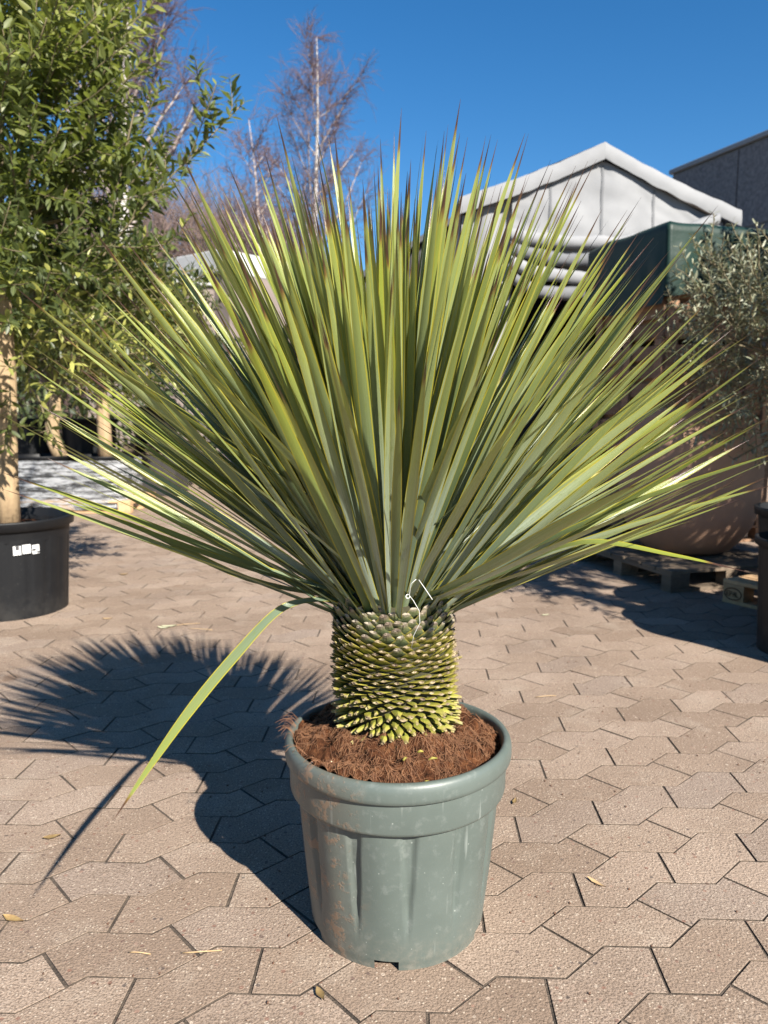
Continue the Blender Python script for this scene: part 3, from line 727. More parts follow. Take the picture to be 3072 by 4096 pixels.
# ------------------------------------------------------------------ generic black pots
def black_pot(name, loc, rt, rb, hgt, label, group=None, mat='black', fill=True, ribs=20, rim=0.05, cat='plant pot'):
    t = thing(name, loc, label, cat, group)
    n = 120; zs = list(np.linspace(0.0, hgt - rim, 12)); v = []
    for z in zs:
        for k in range(n):
            a = 2 * math.pi * k / n; r = rb + (rt * 0.93 - rb) * z / hgt
            s = (k / n * ribs) % 1.0; r -= 0.004 * rt / 0.25 * (1 if abs(s - 0.5) < 0.16 else 0) * (1 if 0.1 * hgt < z < hgt * 0.86 else 0)
            v.append((r * math.cos(a), r * math.sin(a), z))
    f = []
    for i in range(len(zs) - 1):
        for j in range(n):
            a = 360 * (j + .5) / n
            k = (j + 1) % n; f.append((i * n + j, i * n + k, (i + 1) * n + k, (i + 1) * n + j))
    mb = MB(); mb.add(v, f); mb.add(*lathe([(rb * 0.98, 0.004), (0.01, 0.004)], 40)); mb.build('wall', M[mat], t)
    h = hgt; k = rt
    rr = MB(); rr.add(*lathe([(k * 0.925, h - rim - 0.012), (k * 0.985, h - rim - 0.002), (k * 0.995, h - 0.012), (k, h - 0.005), (k * 0.985, h), (k * 0.955, h), (k * 0.94, h - 0.01), (k * 0.91, h - rim * 2.4)], 90)); rr.build('rim', M[mat], t)
    if fill:
        sm = MB(); vv = []; m_, q_ = 10, 44
        for i in range(m_):
            r = 0.02 + (k * 0.915 - 0.02) * i / (m_ - 1)
            for j in range(q_):
                a = 2 * math.pi * j / q_; x, y = r * math.cos(a), r * math.sin(a); vv.append((x, y, h - rim * 1.5 + 0.02 * nz((x * 9 + loc[0], y * 9, 2)) + 0.012 * nz((x * 30, y * 30, 5))))
        sm.add(vv, grid_faces(m_, q_, True)); sm.build('soil', M['soil'], t)
    return t

# ------------------------------------------------------------------ trees with leaves
def leafquad(mb, p, d, n, L, W, r):
    d = d.normalized(); s = d.cross(n)
    if s.length < 1e-4: s = d.cross(Vector((0.3, 0.5, 0.8)))
    s.normalize(); n = s.cross(d)
    c = n * (-0.10 * L)
    A = p; B = p + d * L * 0.35 + c * 0.2; C = p + d * L * 0.72 + c * 0.5; D = p + d * L + c
    e1 = n * (0.12 * W)
    v = [A, B - s * W * 0.5 + e1, B, B + s * W * 0.5 + e1, C - s * W * 0.4 + e1, C, C + s * W * 0.4 + e1, D]
    f = [(0, 2, 1), (0, 3, 2), (1, 2, 5, 4), (2, 3, 6, 5), (4, 5, 7), (5, 6, 7)]
    uv = [(0.5, 0), (0, .35), (0.5, .35), (1, .35), (0, .72), (0.5, .72), (1, .72), (0.5, 1)]
    mb.add([tuple(q) for q in v], f, uv, r)

def shoot(lm, tm, p, d, length, L, W, step, rnd0, up=0.25, spread=0.9, tr=0.004, r_spread=0.25, wander=0.09):
    """one leafy shoot with pairs of leaves"""
    n = max(3, int(length / step)); q = Vector(p); d = Vector(d).normalized(); pts = [q.copy()]
    for i in range(n):
        d = (d + Vector((rng.normal() * wander, rng.normal() * wander, rng.normal() * wander * 0.8 + up * 0.1))).normalized()
        q = q + d * step; pts.append(q.copy())
        ax = d.cross(Vector((0.2, 0.1, 1)));
        if ax.length < 0.01: ax = Vector((1, 0, 0))
        ax.normalize(); ang = (i % 2) * math.pi / 2 + rng.normal() * 0.4
        o = (Matrix.Rotation(ang, 3, d) @ ax)
        for s in (-1, 1):
            if rng.random() < 0.1: continue
            ld = (d * rng.uniform(0.35, 0.9) + o * s * spread + Vector((0, 0, rng.normal() * 0.15))).normalized()
            k = 1.0 if i < n * 0.75 else 0.75
            nn = (Vector((0, 0, 1)) + Vector((rng.normal(), rng.normal(), rng.normal())) * 0.45)
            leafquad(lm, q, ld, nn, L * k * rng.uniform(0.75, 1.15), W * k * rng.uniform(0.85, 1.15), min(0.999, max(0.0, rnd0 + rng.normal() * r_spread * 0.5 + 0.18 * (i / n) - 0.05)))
    if tm is not None: tm.add(*tube([tuple(x) for x in pts[::max(1, n // 4)]] + [tuple(pts[-1])], tr, 4, False))
    return pts

def leafy_tree(name, label, cat, base, trunk_pts, trunk_r, center, radii, nshoot, leaf, leafm, barkm='bark', group=None, bright=None, shape=None, extra=(), gaps=0.0, step=0.026, slen=(0.28, 0.55), twigr=0.0045, core=0.15, flat=2.0, skirt=None):
    t = thing(name, base, label, cat, group); B = Vector(base)
    mb = MB(); mb.add(*tube([Vector(p) - B for p in trunk_pts], trunk_r, 14)); mb.build('trunk', M[barkm], t)
    lm = MB(); tm = MB(); C = Vector(center); top = Vector(trunk_pts[-1])
    limbs = []
    for k in range(16):
        a = rng.uniform(0, 6.3); e = rng.uniform(0.1, 1.3); d = Vector((math.cos(a) * math.cos(e) * radii[0], math.sin(a) * math.cos(e) * radii[1], math.sin(e) * radii[2]))
        end = C + d * rng.uniform(0.5, 0.85) - Vector((0, 0, radii[2] * 0.2)); mid = top.lerp(end, 0.5) + Vector((rng.normal(), rng.normal(), rng.normal())) * 0.06
        tm.add(*tube([top - B - Vector((0, 0, 0.05)), mid - B, end - B], [trunk_r[-1] * 0.5 if isinstance(trunk_r, (list, tuple)) else trunk_r * 0.5, trunk_r[-1] * 0.3, 0.006], 6, False))
        limbs.append((top, mid, end))
    i = 0; tries = 0
    while i < nshoot and tries < nshoot * 6:
        tries += 1
        a = rng.uniform(0, 2 * math.pi); u = rng.uniform(-0.95, 1.0); rad = rng.uniform(core, 1.0) ** 0.5
        s = math.sqrt(1 - u * u) if u > 0 else math.sqrt(1 - abs(u) ** flat); d = Vector((math.cos(a) * s, math.sin(a) * s, u))
        wob = 1 + 0.28 * noise.noise(d * 2.3 + Vector(base))
        p = C + Vector((d.x * radii[0], d.y * radii[1], d.z * radii[2])) * rad * wob * 0.82
        if shape and not shape(p): continue
        if gaps and noise.noise(p * 2.6 + Vector((3, 1, 7))) < -0.45 + gaps * rad: continue
        g = (d + Vector((0, 0, 0.55)) + Vector((rng.normal(), rng.normal(), rng.normal())) * 0.35)
        b0 = (bright(p) if bright else 0.4)
        shoot(lm, tm, p - B, g, rng.uniform(*slen), leaf[0], leaf[1], step, b0, tr=twigr)
        i += 1
    if skirt:
        for k in range(skirt[0]):
            a = rng.uniform(0, 6.3); r = skirt[3] * math.sqrt(rng.uniform(0.02, 1)); p = Vector((C.x + 0.1 + r * math.cos(a), C.y - 0.22 + r * math.sin(a), rng.uniform(skirt[1], skirt[2])))
            shoot(lm, tm, p - B, (math.cos(a) * 0.8, math.sin(a) * 0.8, rng.uniform(-0.5, 0.5)), rng.uniform(0.2, 0.4), leaf[0] * 0.8, leaf[1] * 0.9, step, bright(p) if bright else 0.3, tr=twigr)
    for p, d, ln in extra:
        pts = shoot(lm, tm, Vector(p) - B, d, ln, leaf[0], leaf[1], step * 1.1, 0.6, up=0.0, tr=twigr * 1.8, wander=0.02)
        for q in pts[4:-3:4]:
            dd = (Vector(d).normalized() + Vector((rng.normal() * 0.5, rng.normal() * 0.5, abs(rng.normal()) * 0.6 + 0.2)))
            shoot(lm, tm, q, dd, ln * rng.uniform(0.16, 0.34), leaf[0], leaf[1], step, 0.6, tr=twigr)
    tm.build('branches', M['twig'], t, True)
    lm.build('crown', M[leafm], t, True)
    return t

# big potted evergreen on the left
LP = (-2.235, 4.52, 0.0)
bp = black_pot('tree_pot', LP, 0.385, 0.325, 0.56, 'large black plastic tub with three white stickers at the foot of the evergreen tree')
for k, (dx, w_) in enumerate(((-0.050, 0.040), (0.0, 0.044), (0.050, 0.040))):
    a0 = R(-47) + dx / 0.355; st_ = MB(); rr = 0.3525
    v = []
    for i in range(5):
        a = a0 + (i / 4 - 0.5) * w_ / rr
        for z in (0.375, 0.425): v.append(((rr + 0.004) * math.cos(a), (rr + 0.004) * math.sin(a), z + 0.004 * math.sin(k * 2)))
    st_.add(v, [(2 * i, 2 * i + 2, 2 * i + 3, 2 * i + 1) for i in range(4)]); so_ = st_.build('sticker', M['sticker'], bp)
    ik = MB(); rr2 = rr + 0.0065
    for (u0, u1, z0, z1) in {0: [(0.3, 0.75, 0.402, 0.425), (0.55, 0.62, 0.376, 0.392)], 1: [(0.2, 0.7, 0.386, 0.390), (0.3, 0.8, 0.412, 0.415)], 2: [(0.05, 0.5, 0.390, 0.402), (0.6, 0.95, 0.376, 0.386)]}[k]:
        q = []
        for u in (u0, u1):
            a = a0 + (u - 0.5) * w_ / rr
            for z in (z0, z1): q.append((rr2 * math.cos(a), rr2 * math.sin(a), z))
        ik.add(q, [(0, 2, 3, 1)])
    ik.build('print', M['ink'], so_)
def shapeL(p):
    return p.z > 1.22 + 0.25 * max(0, p.x + 2.1)
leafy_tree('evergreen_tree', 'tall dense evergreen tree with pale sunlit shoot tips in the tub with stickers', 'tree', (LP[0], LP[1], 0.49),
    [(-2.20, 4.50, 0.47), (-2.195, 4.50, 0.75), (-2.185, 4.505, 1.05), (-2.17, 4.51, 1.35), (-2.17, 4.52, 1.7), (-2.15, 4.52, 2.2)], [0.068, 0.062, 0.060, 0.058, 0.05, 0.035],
    (-2.15, 4.55, 2.55), (0.92, 0.90, 1.60), 600, (0.094, 0.0255), 'leafL', bright=lambda p: 0.18 + 0.44 * max(0, min(2.2, p.z - 1.45)) , shape=shapeL, gaps=0.58, flat=6.0, skirt=(280, 1.30, 2.05, 0.85), twigr=0.003,  # leaves coloured paler towards the crown top, sunlight painted into them
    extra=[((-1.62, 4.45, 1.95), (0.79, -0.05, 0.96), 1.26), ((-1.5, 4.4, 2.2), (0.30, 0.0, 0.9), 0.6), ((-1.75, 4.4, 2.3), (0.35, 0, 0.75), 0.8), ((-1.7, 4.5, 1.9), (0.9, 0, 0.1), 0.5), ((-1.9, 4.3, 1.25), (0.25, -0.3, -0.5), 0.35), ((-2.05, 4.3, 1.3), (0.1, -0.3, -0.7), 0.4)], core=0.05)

# ------------------------------------------------------------------ wrapped pallet load behind
def pallet(name, o, ang, a, b, label, mat='pallet', boards=None, group=None, h=0.144, top_n=5):
    """euro-style pallet: a along u, b along v; every board and block its own part"""
    t = thing(name, o, label, 'pallet', group, ang)
    def part(nm, x0, x1, y0, y1, z0, z1):
        mb = MB(); v, f = boxv(x0, x1, y0, y1, z0, z1, 0.002); cx, cy, cz = (x0 + x1) / 2, (y0 + y1) / 2, z0
        mb.add([(p[0] - cx, p[1] - cy, p[2] - cz) for p in v], f, None, rng.random()); q = mb.build(nm, M[mat], t, False); q.location = (cx, cy, cz); return q
    for k in range(3):
        y0 = k * (b - 0.1) / 2; part('runner', 0, a, y0, y0 + 0.1, 0.0, 0.022)
    for k in range(3):
        for m_ in range(3):
            x0 = m_ * (a - 0.145) / 2; y0 = k * (b - 0.1) / 2; part('block', x0 + 0.002, x0 + 0.143, y0 + 0.001, y0 + 0.099, 0.0225, h - 0.0445)
    for m_ in range(3):
        x0 = m_ * (a - 0.145) / 2; part('stringer', x0, x0 + 0.145, 0, b, h - 0.044, h - 0.0225)
    for k in range(top_n):
        wd = b / top_n * (0.80 if k % 2 else 0.92); y0 = k * (b - wd) / (top_n - 1); part('deck_board', 0, a, y0, y0 + wd, h - 0.022, h)
    return t

pallet('shipping_pallet', (-4.40, 8.80, 0), 0.0, 1.50, 1.0, 'wooden pallet under the film wrapped tubs', 'palletn')
PX0, PX1, PY0, PY1 = -4.40, -2.98, 8.82, 9.72
for i, (x, y) in enumerate([(-4.05, 9.20), (-3.34, 9.20)]):
    black_pot('tree_tub', (x, y, 0.146), 0.365, 0.315, 0.50, 'black tub wrapped in clear film on the pallet, with a curved trunk' if i == 0 else 'black tub wrapped in clear film on the pallet, with a straight trunk')
fm = MB(); n = 96; v = []
zs = np.linspace(0.05, 0.605, 9)
for iz, z in enumerate(zs):
    for k in range(n):
        a = 2 * math.pi * k / n; c, s = math.cos(a), math.sin(a); ex_ = 0.42
        x = math.copysign(abs(c) ** ex_, c) * 0.755; y = math.copysign(abs(s) ** ex_, s) * 0.42
        j = 1 + 0.012 * noise.noise(Vector((x * 5, y * 5, z * 22)))
        v.append((-3.695 + x * j, 9.20 + y * j, z + 0.012 * noise.noise(Vector((x * 3, y * 3, 4)))))
fm.add(v, grid_faces(len(zs), n, True))
fm.build('stretch_wrap', M['film'], None, True, label='crinkled clear stretch film wound round the two black tubs', cat='plastic film')
leafy_tree('round_evergreen', 'round headed evergreen on a curved trunk behind the wrapped film', 'tree', (-3.93, 9.15, 0.60), [(-3.80, 9.15, 0.60), (-3.88, 9.15, 0.80), (-3.90, 9.15, 1.0), (-3.84, 9.15, 1.2), (-3.84, 9.15, 1.45)], [0.085, 0.082, 0.075, 0.07, 0.06],
    (-3.80, 9.2, 2.18), (0.95, 0.8, 0.80), 420, (0.085, 0.030), 'leafD', group='round evergreens on the wrapped pallet', bright=lambda p: 0.25, core=0.1, flat=4.0)
leafy_tree('round_evergreen', 'yellow green round headed evergreen on a straight trunk behind the wrapped film', 'tree', (-3.30, 9.2, 0.60), [(-3.30, 9.2, 0.60), (-3.30, 9.2, 0.9), (-3.31, 9.2, 1.2), (-3.32, 9.2, 1.45)], [0.085, 0.08, 0.075, 0.06],
    (-2.98, 9.2, 2.20), (0.98, 0.8, 0.80), 440, (0.085, 0.030), 'leafD', group='round evergreens on the wrapped pallet', bright=lambda p: 0.35 + 0.4 * (p.x > -2.9), core=0.1, flat=4.0)
for i, x in enumerate((-4.62, -3.86)):
    for k in range(3): pallet('shipping_pallet', (x - 0.37, 9.86, 0.1445 * k), 0, 0.72, 0.7, ('bottom', 'middle', 'top')[k] + ' pallet of the three stacked under the raised tub ' + ('behind the curved trunk' if i else 'hidden beside the evergreen tree'), 'pallet', group='pallets under the raised tubs')
    black_pot('raised_tub', (x, 10.2, 0.436), 0.365, 0.30, 0.63, 'black tub raised on stacked pallets, ' + ('right behind the curved trunk' if i else 'next to the thick evergreen trunk'), 'raised black tubs')
for i, (x, y, z) in enumerate([(-2.95, 11.0, 0.0), (-2.2, 11.3, 0.0), (-3.2, 10.9, 0.72)]):
    if i == 2:
        pallet('shipping_pallet', (-3.55, 10.6, 0.575), 0, 0.72, 0.7, 'pallet lifted on a dark crate behind the tubs', 'pallet')
        mb = MB(); mb.add(*boxv(-3.54, -2.86, 10.62, 11.28, 0.0, 0.573, 0.01)); mb.build('stock_crate', M['dark'], None, False, label='dark closed crate under a pallet behind the tubs', cat='crate')
    elif i == 1: black_pot('plant_tub', (x, y, z), 0.30, 0.25, 0.45, 'small black tub standing on the ground behind the wrapped load')
    if i == 2: black_pot('plant_tub', (x, y, z), 0.33, 0.27, 0.5, 'black tub on the lifted pallet')

# dark hedge behind the stock
hm = MB()
for i in range(7000):
    x = rng.uniform(-10.5, -1.9); z = rng.uniform(0.05, 2.3 + 0.35 * nz((x, 0, 0), 1.3)); y = 12.2 + rng.uniform(-0.25, 0.6)
    d = Vector((rng.normal(), -abs(rng.normal()), rng.normal() + 0.5)); leafquad(hm, Vector((x, y, z)), d, Vector((rng.normal(), -1, rng.normal() + 0.6)), 0.12, 0.055, rng.random())
hg = hm.build('evergreen_hedge', M['hedge'], None, True, label='dark evergreen hedge behind the rows of tubs', cat='hedge')

# ------------------------------------------------------------------ bare trees and woodland
def bare_tree(name, label, base, height, lean, r0, nlimb, span, twigs, limb_up=0.75, start=0.25, group=None):
    t = thing(name, base, label, 'tree', group); tk = MB(); lm = MB(); tw = MB()
    pts = []; rad = []
    for i in range(12):
        u = i / 11; pts.append(Vector((lean[0] * u + 0.05 * math.sin(u * 9), lean[1] * u, height * u))); rad.append(max(0.012, r0 * (1 - u) ** 0.85))
    tk.add(*tube(pts, rad, 10))
    ends = []
    for k in range(nlimb):
        u = start + (0.93 - start) * (k + rng.random() * 0.6) / nlimb; f = u * 11; i = int(f); p = pts[i].lerp(pts[min(i + 1, 11)], f - i)
        a = k * 2.4 + rng.normal() * 0.4; L = span * (1.05 - 0.8 * u) * rng.uniform(0.75, 1.2); d = Vector((math.cos(a), math.sin(a) * 0.8, limb_up + rng.normal() * 0.2)).normalized()
        q = p.copy(); lp = [q.copy()]
        for s in range(6):
            d = (d + Vector((rng.normal() * 0.08, rng.normal() * 0.08, 0.10))).normalized(); q = q + d * L / 6; lp.append(q.copy())
        rr = max(0.015, r0 * (1 - u) * 0.55)
        lm.add(*tube(lp, [rr * (1 - s / 7.5) for s in range(7)], 6, False)); ends += [(lp[s], d.copy(), L) for s in range(1, 7)]
    ends += [(pts[i], Vector((rng.normal(), rng.normal(), 1)), span * 0.5) for i in range(7, 12)]
    for k in range(twigs):
        p, d, L = ends[int(rng.integers(len(ends)))]
        g = (d + Vector((rng.normal() * 0.6, rng.normal() * 0.6, rng.normal() * 0.35 + 0.1))).normalized(); q = p.copy(); tp = [q.copy()]
        l = rng.uniform(0.25, 0.6) * min(L, 2.2)
        for s in range(4):
            g = (g + Vector((rng.normal() * 0.16, rng.normal() * 0.16, -0.06 + rng.normal() * 0.1))).normalized(); q = q + g * l / 4; tp.append(q.copy())
        tw.add(*tube(tp, [0.008, 0.0065, 0.005, 0.004, 0.003], 3, False))
        if k % 2:
            for z in range(3):
                p2 = tp[1 + z]; g2 = (g + Vector((rng.normal(), rng.normal(), rng.normal() - 0.2)) * 0.7).normalized(); tw.add(*tube([p2, p2 + g2 * l * 0.25, p2 + g2 * l * 0.45 + Vector((0, 0, -0.08 * l))], [0.006, 0.005, 0.003], 3, False))
    tk.build('trunk', M['birch' if r0 > 0.12 else 'birchlimb'], t); lm.build('limbs', M['birchlimb'], t); tw.build('twigs', M['btwig'], t, kind='stuff')
    return t
bare_tree('birch_tree', 'tall white barked leafless birch rising above the yucca', (-2.15, 25, 0), 12.3, (0.1, 0), 0.15, 26, 4.3, 1500, 0.95, 0.30)
bare_tree('birch_tree', 'smaller leafless birch with leaning trunk beside the tall white birch', (-2.9, 22, 0), 8.9, (-0.75, 0), 0.10, 24, 2.6, 800, 0.9, 0.30)
bare_tree('birch_tree', 'tall leafless birch with drooping twigs behind the evergreen tree', (-5.9, 17.5, 0), 12.0, (0.6, 0), 0.22, 26, 4.0, 1900, 0.9, 0.40)
wd = MB()
for i in range(300):
    x = rng.uniform(-14.5, -2.0); y = rng.uniform(27, 36); hgt = (9.3 + 1.2 * nz((x * 0.35, 3, 1)) + rng.normal() * 0.5) * (y / 30) * (1.0 - 0.45 * max(0, min(1, (x + 6.2) / 4.5)))
    for s in range(3):
        top = Vector((x + rng.normal() * 0.5, y, hgt * rng.uniform(0.8, 1))); b = Vector((x + rng.normal() * 0.15, y, 0)); wd.add(*tube([b, b.lerp(top, 0.5) + Vector((rng.normal() * 0.15, 0, 0)), top], [0.05, 0.03, 0.006], 3, False))
        for k in range(15):
            u = rng.uniform(0.15, 0.98); p = b.lerp(top, u); d = Vector((rng.normal() * 0.8, rng.normal() * 0.5, 1.0 + rng.normal() * 0.4)).normalized(); l = rng.uniform(0.5, 1.5)
            q = p + d * l; wd.add(*tube([p, p.lerp(q, 0.5) + Vector((rng.normal(), 0, rng.normal())) * 0.06, q], [0.016, 0.011, 0.005], 3, False))
            for z in range(3):
                p2 = p.lerp(q, rng.uniform(0.3, 1)); d2 = (d + Vector((rng.normal(), rng.normal(), rng.normal())) * 0.6).normalized(); wd.add(*tube([p2, p2 + d2 * rng.uniform(0.3, 0.8)], [0.010, 0.004], 3, False))
wd.build('bare_woodland', M['bare'], None, True, label='brown leafless woodland thicket far behind the nursery', cat='woodland', kind='stuff')

# low shed with a white roof edge
sh = thing('low_shed', (-3.75, 15.0, 0), 'low brown shed with a white roof edge in front of the bare woodland', 'shed')
SU = Vector((0.62, 0.785, 0)); SW = Vector((-0.785, 0.62, 0)); SQ = Vector((0.985, 0.17, 0)); SP = Vector((-0.17, 0.985, 0))
mb = MB(); mb.add(*obox((0.82, 0.05, 0), SU, SW, (3.6, 3.0, 3.74))); mb.build('wall', M['shed'], sh, False)
mb = MB(); mb.add(*obox(Vector((0.72, -0.05, 3.745)), SU, SW, (3.8, 3.2, 0.42), 0.02)); mb.build('roof_edge', M['roofwhite'], sh, False)
mb = MB(); mb.add(*obox((-1.9, -0.1, 0), SQ, SP, (2.55, 0.16, 3.52))); mb.build('wall', M['shed'], sh, False)
mb = MB(); mb.add(*obox((-2.0, -0.2, 3.524), SQ, SP, (2.65, 0.3, 0.17), 0.02)); mb.build('roof_edge', M['roofwhite'], sh, False)

# dark gabled barn
bn = thing('dark_barn', (0.6, 16.0, 0), 'dark grey gabled barn behind the yucca and the white tent', 'barn')
mb = MB(); x0, x1, xp = -2.35, 5.0, 1.4
pr = [(x0, 0), (x1, 0), (x1, 3.5), (xp, 5.15), (x0, 2.95)]
v = [(x, 0, z) for x, z in pr] + [(x, 7, z) for x, z in pr]
mb.add(v, [(0, 1, 2, 3, 4), (9, 8, 7, 6, 5), (0, 4, 9, 5), (1, 6, 7, 2)]); mb.build('wall', M['barn'], bn, False)
for s, (xa, za, xb, zb) in enumerate(((x0 - 0.2, 2.87, xp, 5.20), (xp, 5.20, x1 + 0.2, 3.43))):
    mb = MB(); v = [(xa, -0.25, za), (xb, -0.25, zb), (xb, 7.2, zb), (xa, 7.2, za)]; v += [(a, b, c + 0.12) for a, b, c in v]
    mb.add(v, [(3, 2, 1, 0), (4, 5, 6, 7), (0, 1, 5, 4), (2, 3, 7, 6), (1, 2, 6, 5), (3, 0, 4, 7)]); mb.build('roof', M['barn'], bn, False)
for k in range(24):
    x = x0 + 0.15 + k * 0.305; zt = 2.95 + (x - x0) * (5.15 - 2.95) / (xp - x0) if x < xp else 5.15 - (x - xp) * 1.65 / (x1 - xp)
    mb = MB(); mb.add(*boxv(x, x + 0.035, -0.025, -0.001, 0, zt - 0.02)); mb.build('cladding_batten', M['barn'], bn, False)

# ------------------------------------------------------------------ white tent
tn = thing('party_tent', (2.29, 8.5, 0), 'white tarpaulin storage tent with its front panel rolled up', 'tent')
TX0, TX1, TP = -1.45, 1.36, -0.02
ZL, ZR, ZP = 3.36, 3.23, 3.90; TD = 5.0
def sheet(name, pts_fn, nu, nv, mat, th=0.0, parent=tn):
    v = [pts_fn(i / (nu - 1), j / (nv - 1)) for i in range(nu) for j in range(nv)]
    mb = MB(); mb.add(v, grid_faces(nu, nv)); return mb.build(name, M[mat], parent)
def roof_fn(xa, za, xb, zb):
    def fn(u, w_):
        x = xa + (xb - xa) * u; z = za + (zb - za) * u
        y = -0.12 + TD * w_; return (x, y, z + 0.02 * nz((x * 2, y * 2, 1)) - 0.03 * math.sin(u * math.pi))
    return fn
sheet('roof_sheet', roof_fn(TX0 - 0.06, ZL, TP, ZP), 14, 20, 'tent'); sheet('roof_sheet', roof_fn(TP, ZP, TX1 + 0.06, ZR), 14, 20, 'tent')
def hem_fn(xa, za, xb, zb, wd_):
    def fn(u, w_):
        x = xa + (xb - xa) * u; z = za + (zb - za) * u - 0.03 * math.sin(u * math.pi)
        z2 = z - wd_ * w_ + 0.012 * nz((x * 7, w_, 2)); return (x, -0.128 - 0.016 * math.sin(w_ * 2.6) + 0.004 * nz((x * 12, w_ * 4, 3)), z2)
    return fn
sheet('roof_hem', hem_fn(TX0 - 0.06, ZL, TP, ZP, 0.17), 30, 6, 'tent'); sheet('roof_hem', hem_fn(TP, ZP, TX1 + 0.06, ZR, 0.16), 30, 6, 'tent')
# gable panel, hanging a little behind the hem
def gable_fn(u, w_):
    x = -0.95 + 2.20 * u; top = (ZL + (ZP - ZL) * (x - TX0) / (TP - TX0) if x < TP else ZP + (ZR - ZP) * (x - TP) / (TX1 - TP)) - 0.17
    bot = 2.62 + 0.20 * (2 * abs(u - 0.42)) ** 2 * 1.6; bot = min(bot, top - 0.02)
    z = top + (bot - top) * w_
    return (x, -0.075 - 0.03 * w_ * math.sin(u * math.pi) + 0.040 * nz((x * 2.5, z * 3, 5)) + 0.022 * abs(nz((x * 5 + z * 3, z * 4, 2))), z)
sheet('gable_panel', gable_fn, 44, 26, 'tent')
# seams and tie straps on the gable panel
for sx in (-0.55, 0.0, 0.55):
    sheet('seam', lambda u, w_, sx=sx: (lambda g: (g[0] - 0.012 + 0.024 * u, g[1] - 0.006, g[2]))(gable_fn((sx + 0.95) / 2.25, 0.04 + 0.92 * w_)), 2, 14, 'tentg')
# rolled-up front: four sagging folds
for k in range(4):
    def roll(u, w_, k=k):
        x = -0.98 + (2.15 - 0.30 * k) * u; sag = 0.30 * (1 - (2 * u - 1) ** 2) * (0.5 + 0.12 * k)
        zc = 2.98 - 0.145 * k - sag + 0.30 * u * (0.5) + 0.025 * nz((x * 3, k, 1)); a = w_ * 2 * math.pi
        r = 0.058 + 0.022 * nz((x * 4, k * 3, 7))
        return (x, -0.16 - 0.03 * k + r * math.cos(a) * 0.9, zc + r * 1.15 * math.sin(a) + 0.012 * nz((x * 16, a, k)))
    sheet('rolled_fold', roll, 50, 12, 'tent' if k % 2 == 0 else 'tentg')
sheet('front_flap', lambda u, w_: (TX0 - 0.02 + 0.52 * u, 0.0 + 0.03 * math.sin(u * 9) + 0.02 * nz((u * 3, w_ * 4, 2)), (ZL - 0.16 + 0.19 * u) * (1 - w_)), 16, 24, 'tent')
sheet('side_wall', lambda u, w_: (TX0 - 0.03 + 0.02 * nz((u * 6, w_ * 3, 2)), 0.02 + (TD - 0.1) * u, (ZL - 0.03) * (1 - w_)), 20, 16, 'tent')
sheet('side_wall', lambda u, w_: (TX1 + 0.03 + 0.02 * nz((u * 6, w_ * 3, 9)), 0.02 + (TD - 0.1) * u, (ZR - 0.03) * (1 - w_)), 20, 16, 'tent')
sheet('back_wall', lambda u, w_: (TX0 + (TX1 - TX0) * u, TD - 0.14, (ZL + (ZP - ZL) * min(u, 1 - u) * 2 - 0.06) * (1 - w_)), 14, 10, 'tentg')
for x, z in ((-0.95, ZL + 0.16), (1.31, ZR)):
    mb = MB(); mb.add(*tube([(x, 0.06, 0), (x, 0.06, z - 0.06)], 0.03, 10)); mb.build('pole', M['metal'], tn)
mb = MB(); mb.add(*tube([(TX0, 0.07, ZL - 0.08), (TP, 0.07, ZP - 0.1), (TX1, 0.07, ZR - 0.08)], 0.025, 8)); mb.build('rafter', M['metal'], tn)
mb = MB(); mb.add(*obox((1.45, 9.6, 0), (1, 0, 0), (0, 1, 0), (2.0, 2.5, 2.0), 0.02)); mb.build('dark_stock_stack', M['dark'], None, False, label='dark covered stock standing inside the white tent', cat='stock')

# ------------------------------------------------------------------ tarpaulin stack, crates, terracotta pot
UA = math.atan2(0.29, 0.96); U = Vector((math.cos(UA), math.sin(UA), 0)); W = Vector((-U.y, U.x, 0)); CO = Vector((2.34, 6.6, 0))
def crate(base, a, b, h, label):
    t = thing('wooden_crate', base, label, 'crate', 'crates stacked under the green tarpaulin', UA)
    def part(nm, x0, x1, y0, y1, z0, z1):
        mb = MB(); v, f = boxv(x0, x1, y0, y1, z0, z1, 0.002); mb.add(v, f, None, rng.random()); mb.build(nm, M['crate'], t, False)
    for x in (0.03, a * 0.38, a * 0.72, a - 0.13):
        part('post', x, x + 0.10, 0.0, 0.022, 0.0, h); part('post', x, x + 0.10, b - 0.022, b, 0.0, h)
    for y in (0.03, b * 0.45, b - 0.13):
        part('post', -0.001, 0.021, y, y + 0.10, 0.0, h); part('post', a - 0.021, a + 0.001, y, y + 0.10, 0.0, h)
    ns = 5
    for k in range(ns):
        z0 = 0.012 + k * (h - 0.02) / ns; z1 = z0 + (h - 0.02) / ns * 0.74
        part('slat', 0.024, a - 0.024, 0.024, 0.044, z0, z1); part('slat', 0.024, 0.044, 0.046, b - 0.046, z0, z1)
        part('slat', a - 0.044, a - 0.024, 0.046, b - 0.046, z0, z1); part('slat', 0.024, a - 0.024, b - 0.044, b - 0.024, z0, z1)
    part('floor_board', 0.046, a - 0.046, 0.046, b - 0.046, 0.0, 0.011)
    part('load', 0.08, a - 0.08, 0.08, b - 0.08, 0.015, h * 0.9)
    return t
pallet('crate_pallet', CO, UA, 1.2, 1.1, 'pallet at the very bottom of the crate stack', 'crate')
for k, nm in enumerate(('bottom slatted wooden crate of the stack under the green tarpaulin', 'middle slatted wooden crate of the stack under the green tarpaulin', 'top slatted wooden crate of the stack, half hidden by green tarpaulin')):
    crate(CO + Vector((0, 0, 0.146 + k * 0.815)), 1.18, 1.08, 0.81, nm)
tp = MB()
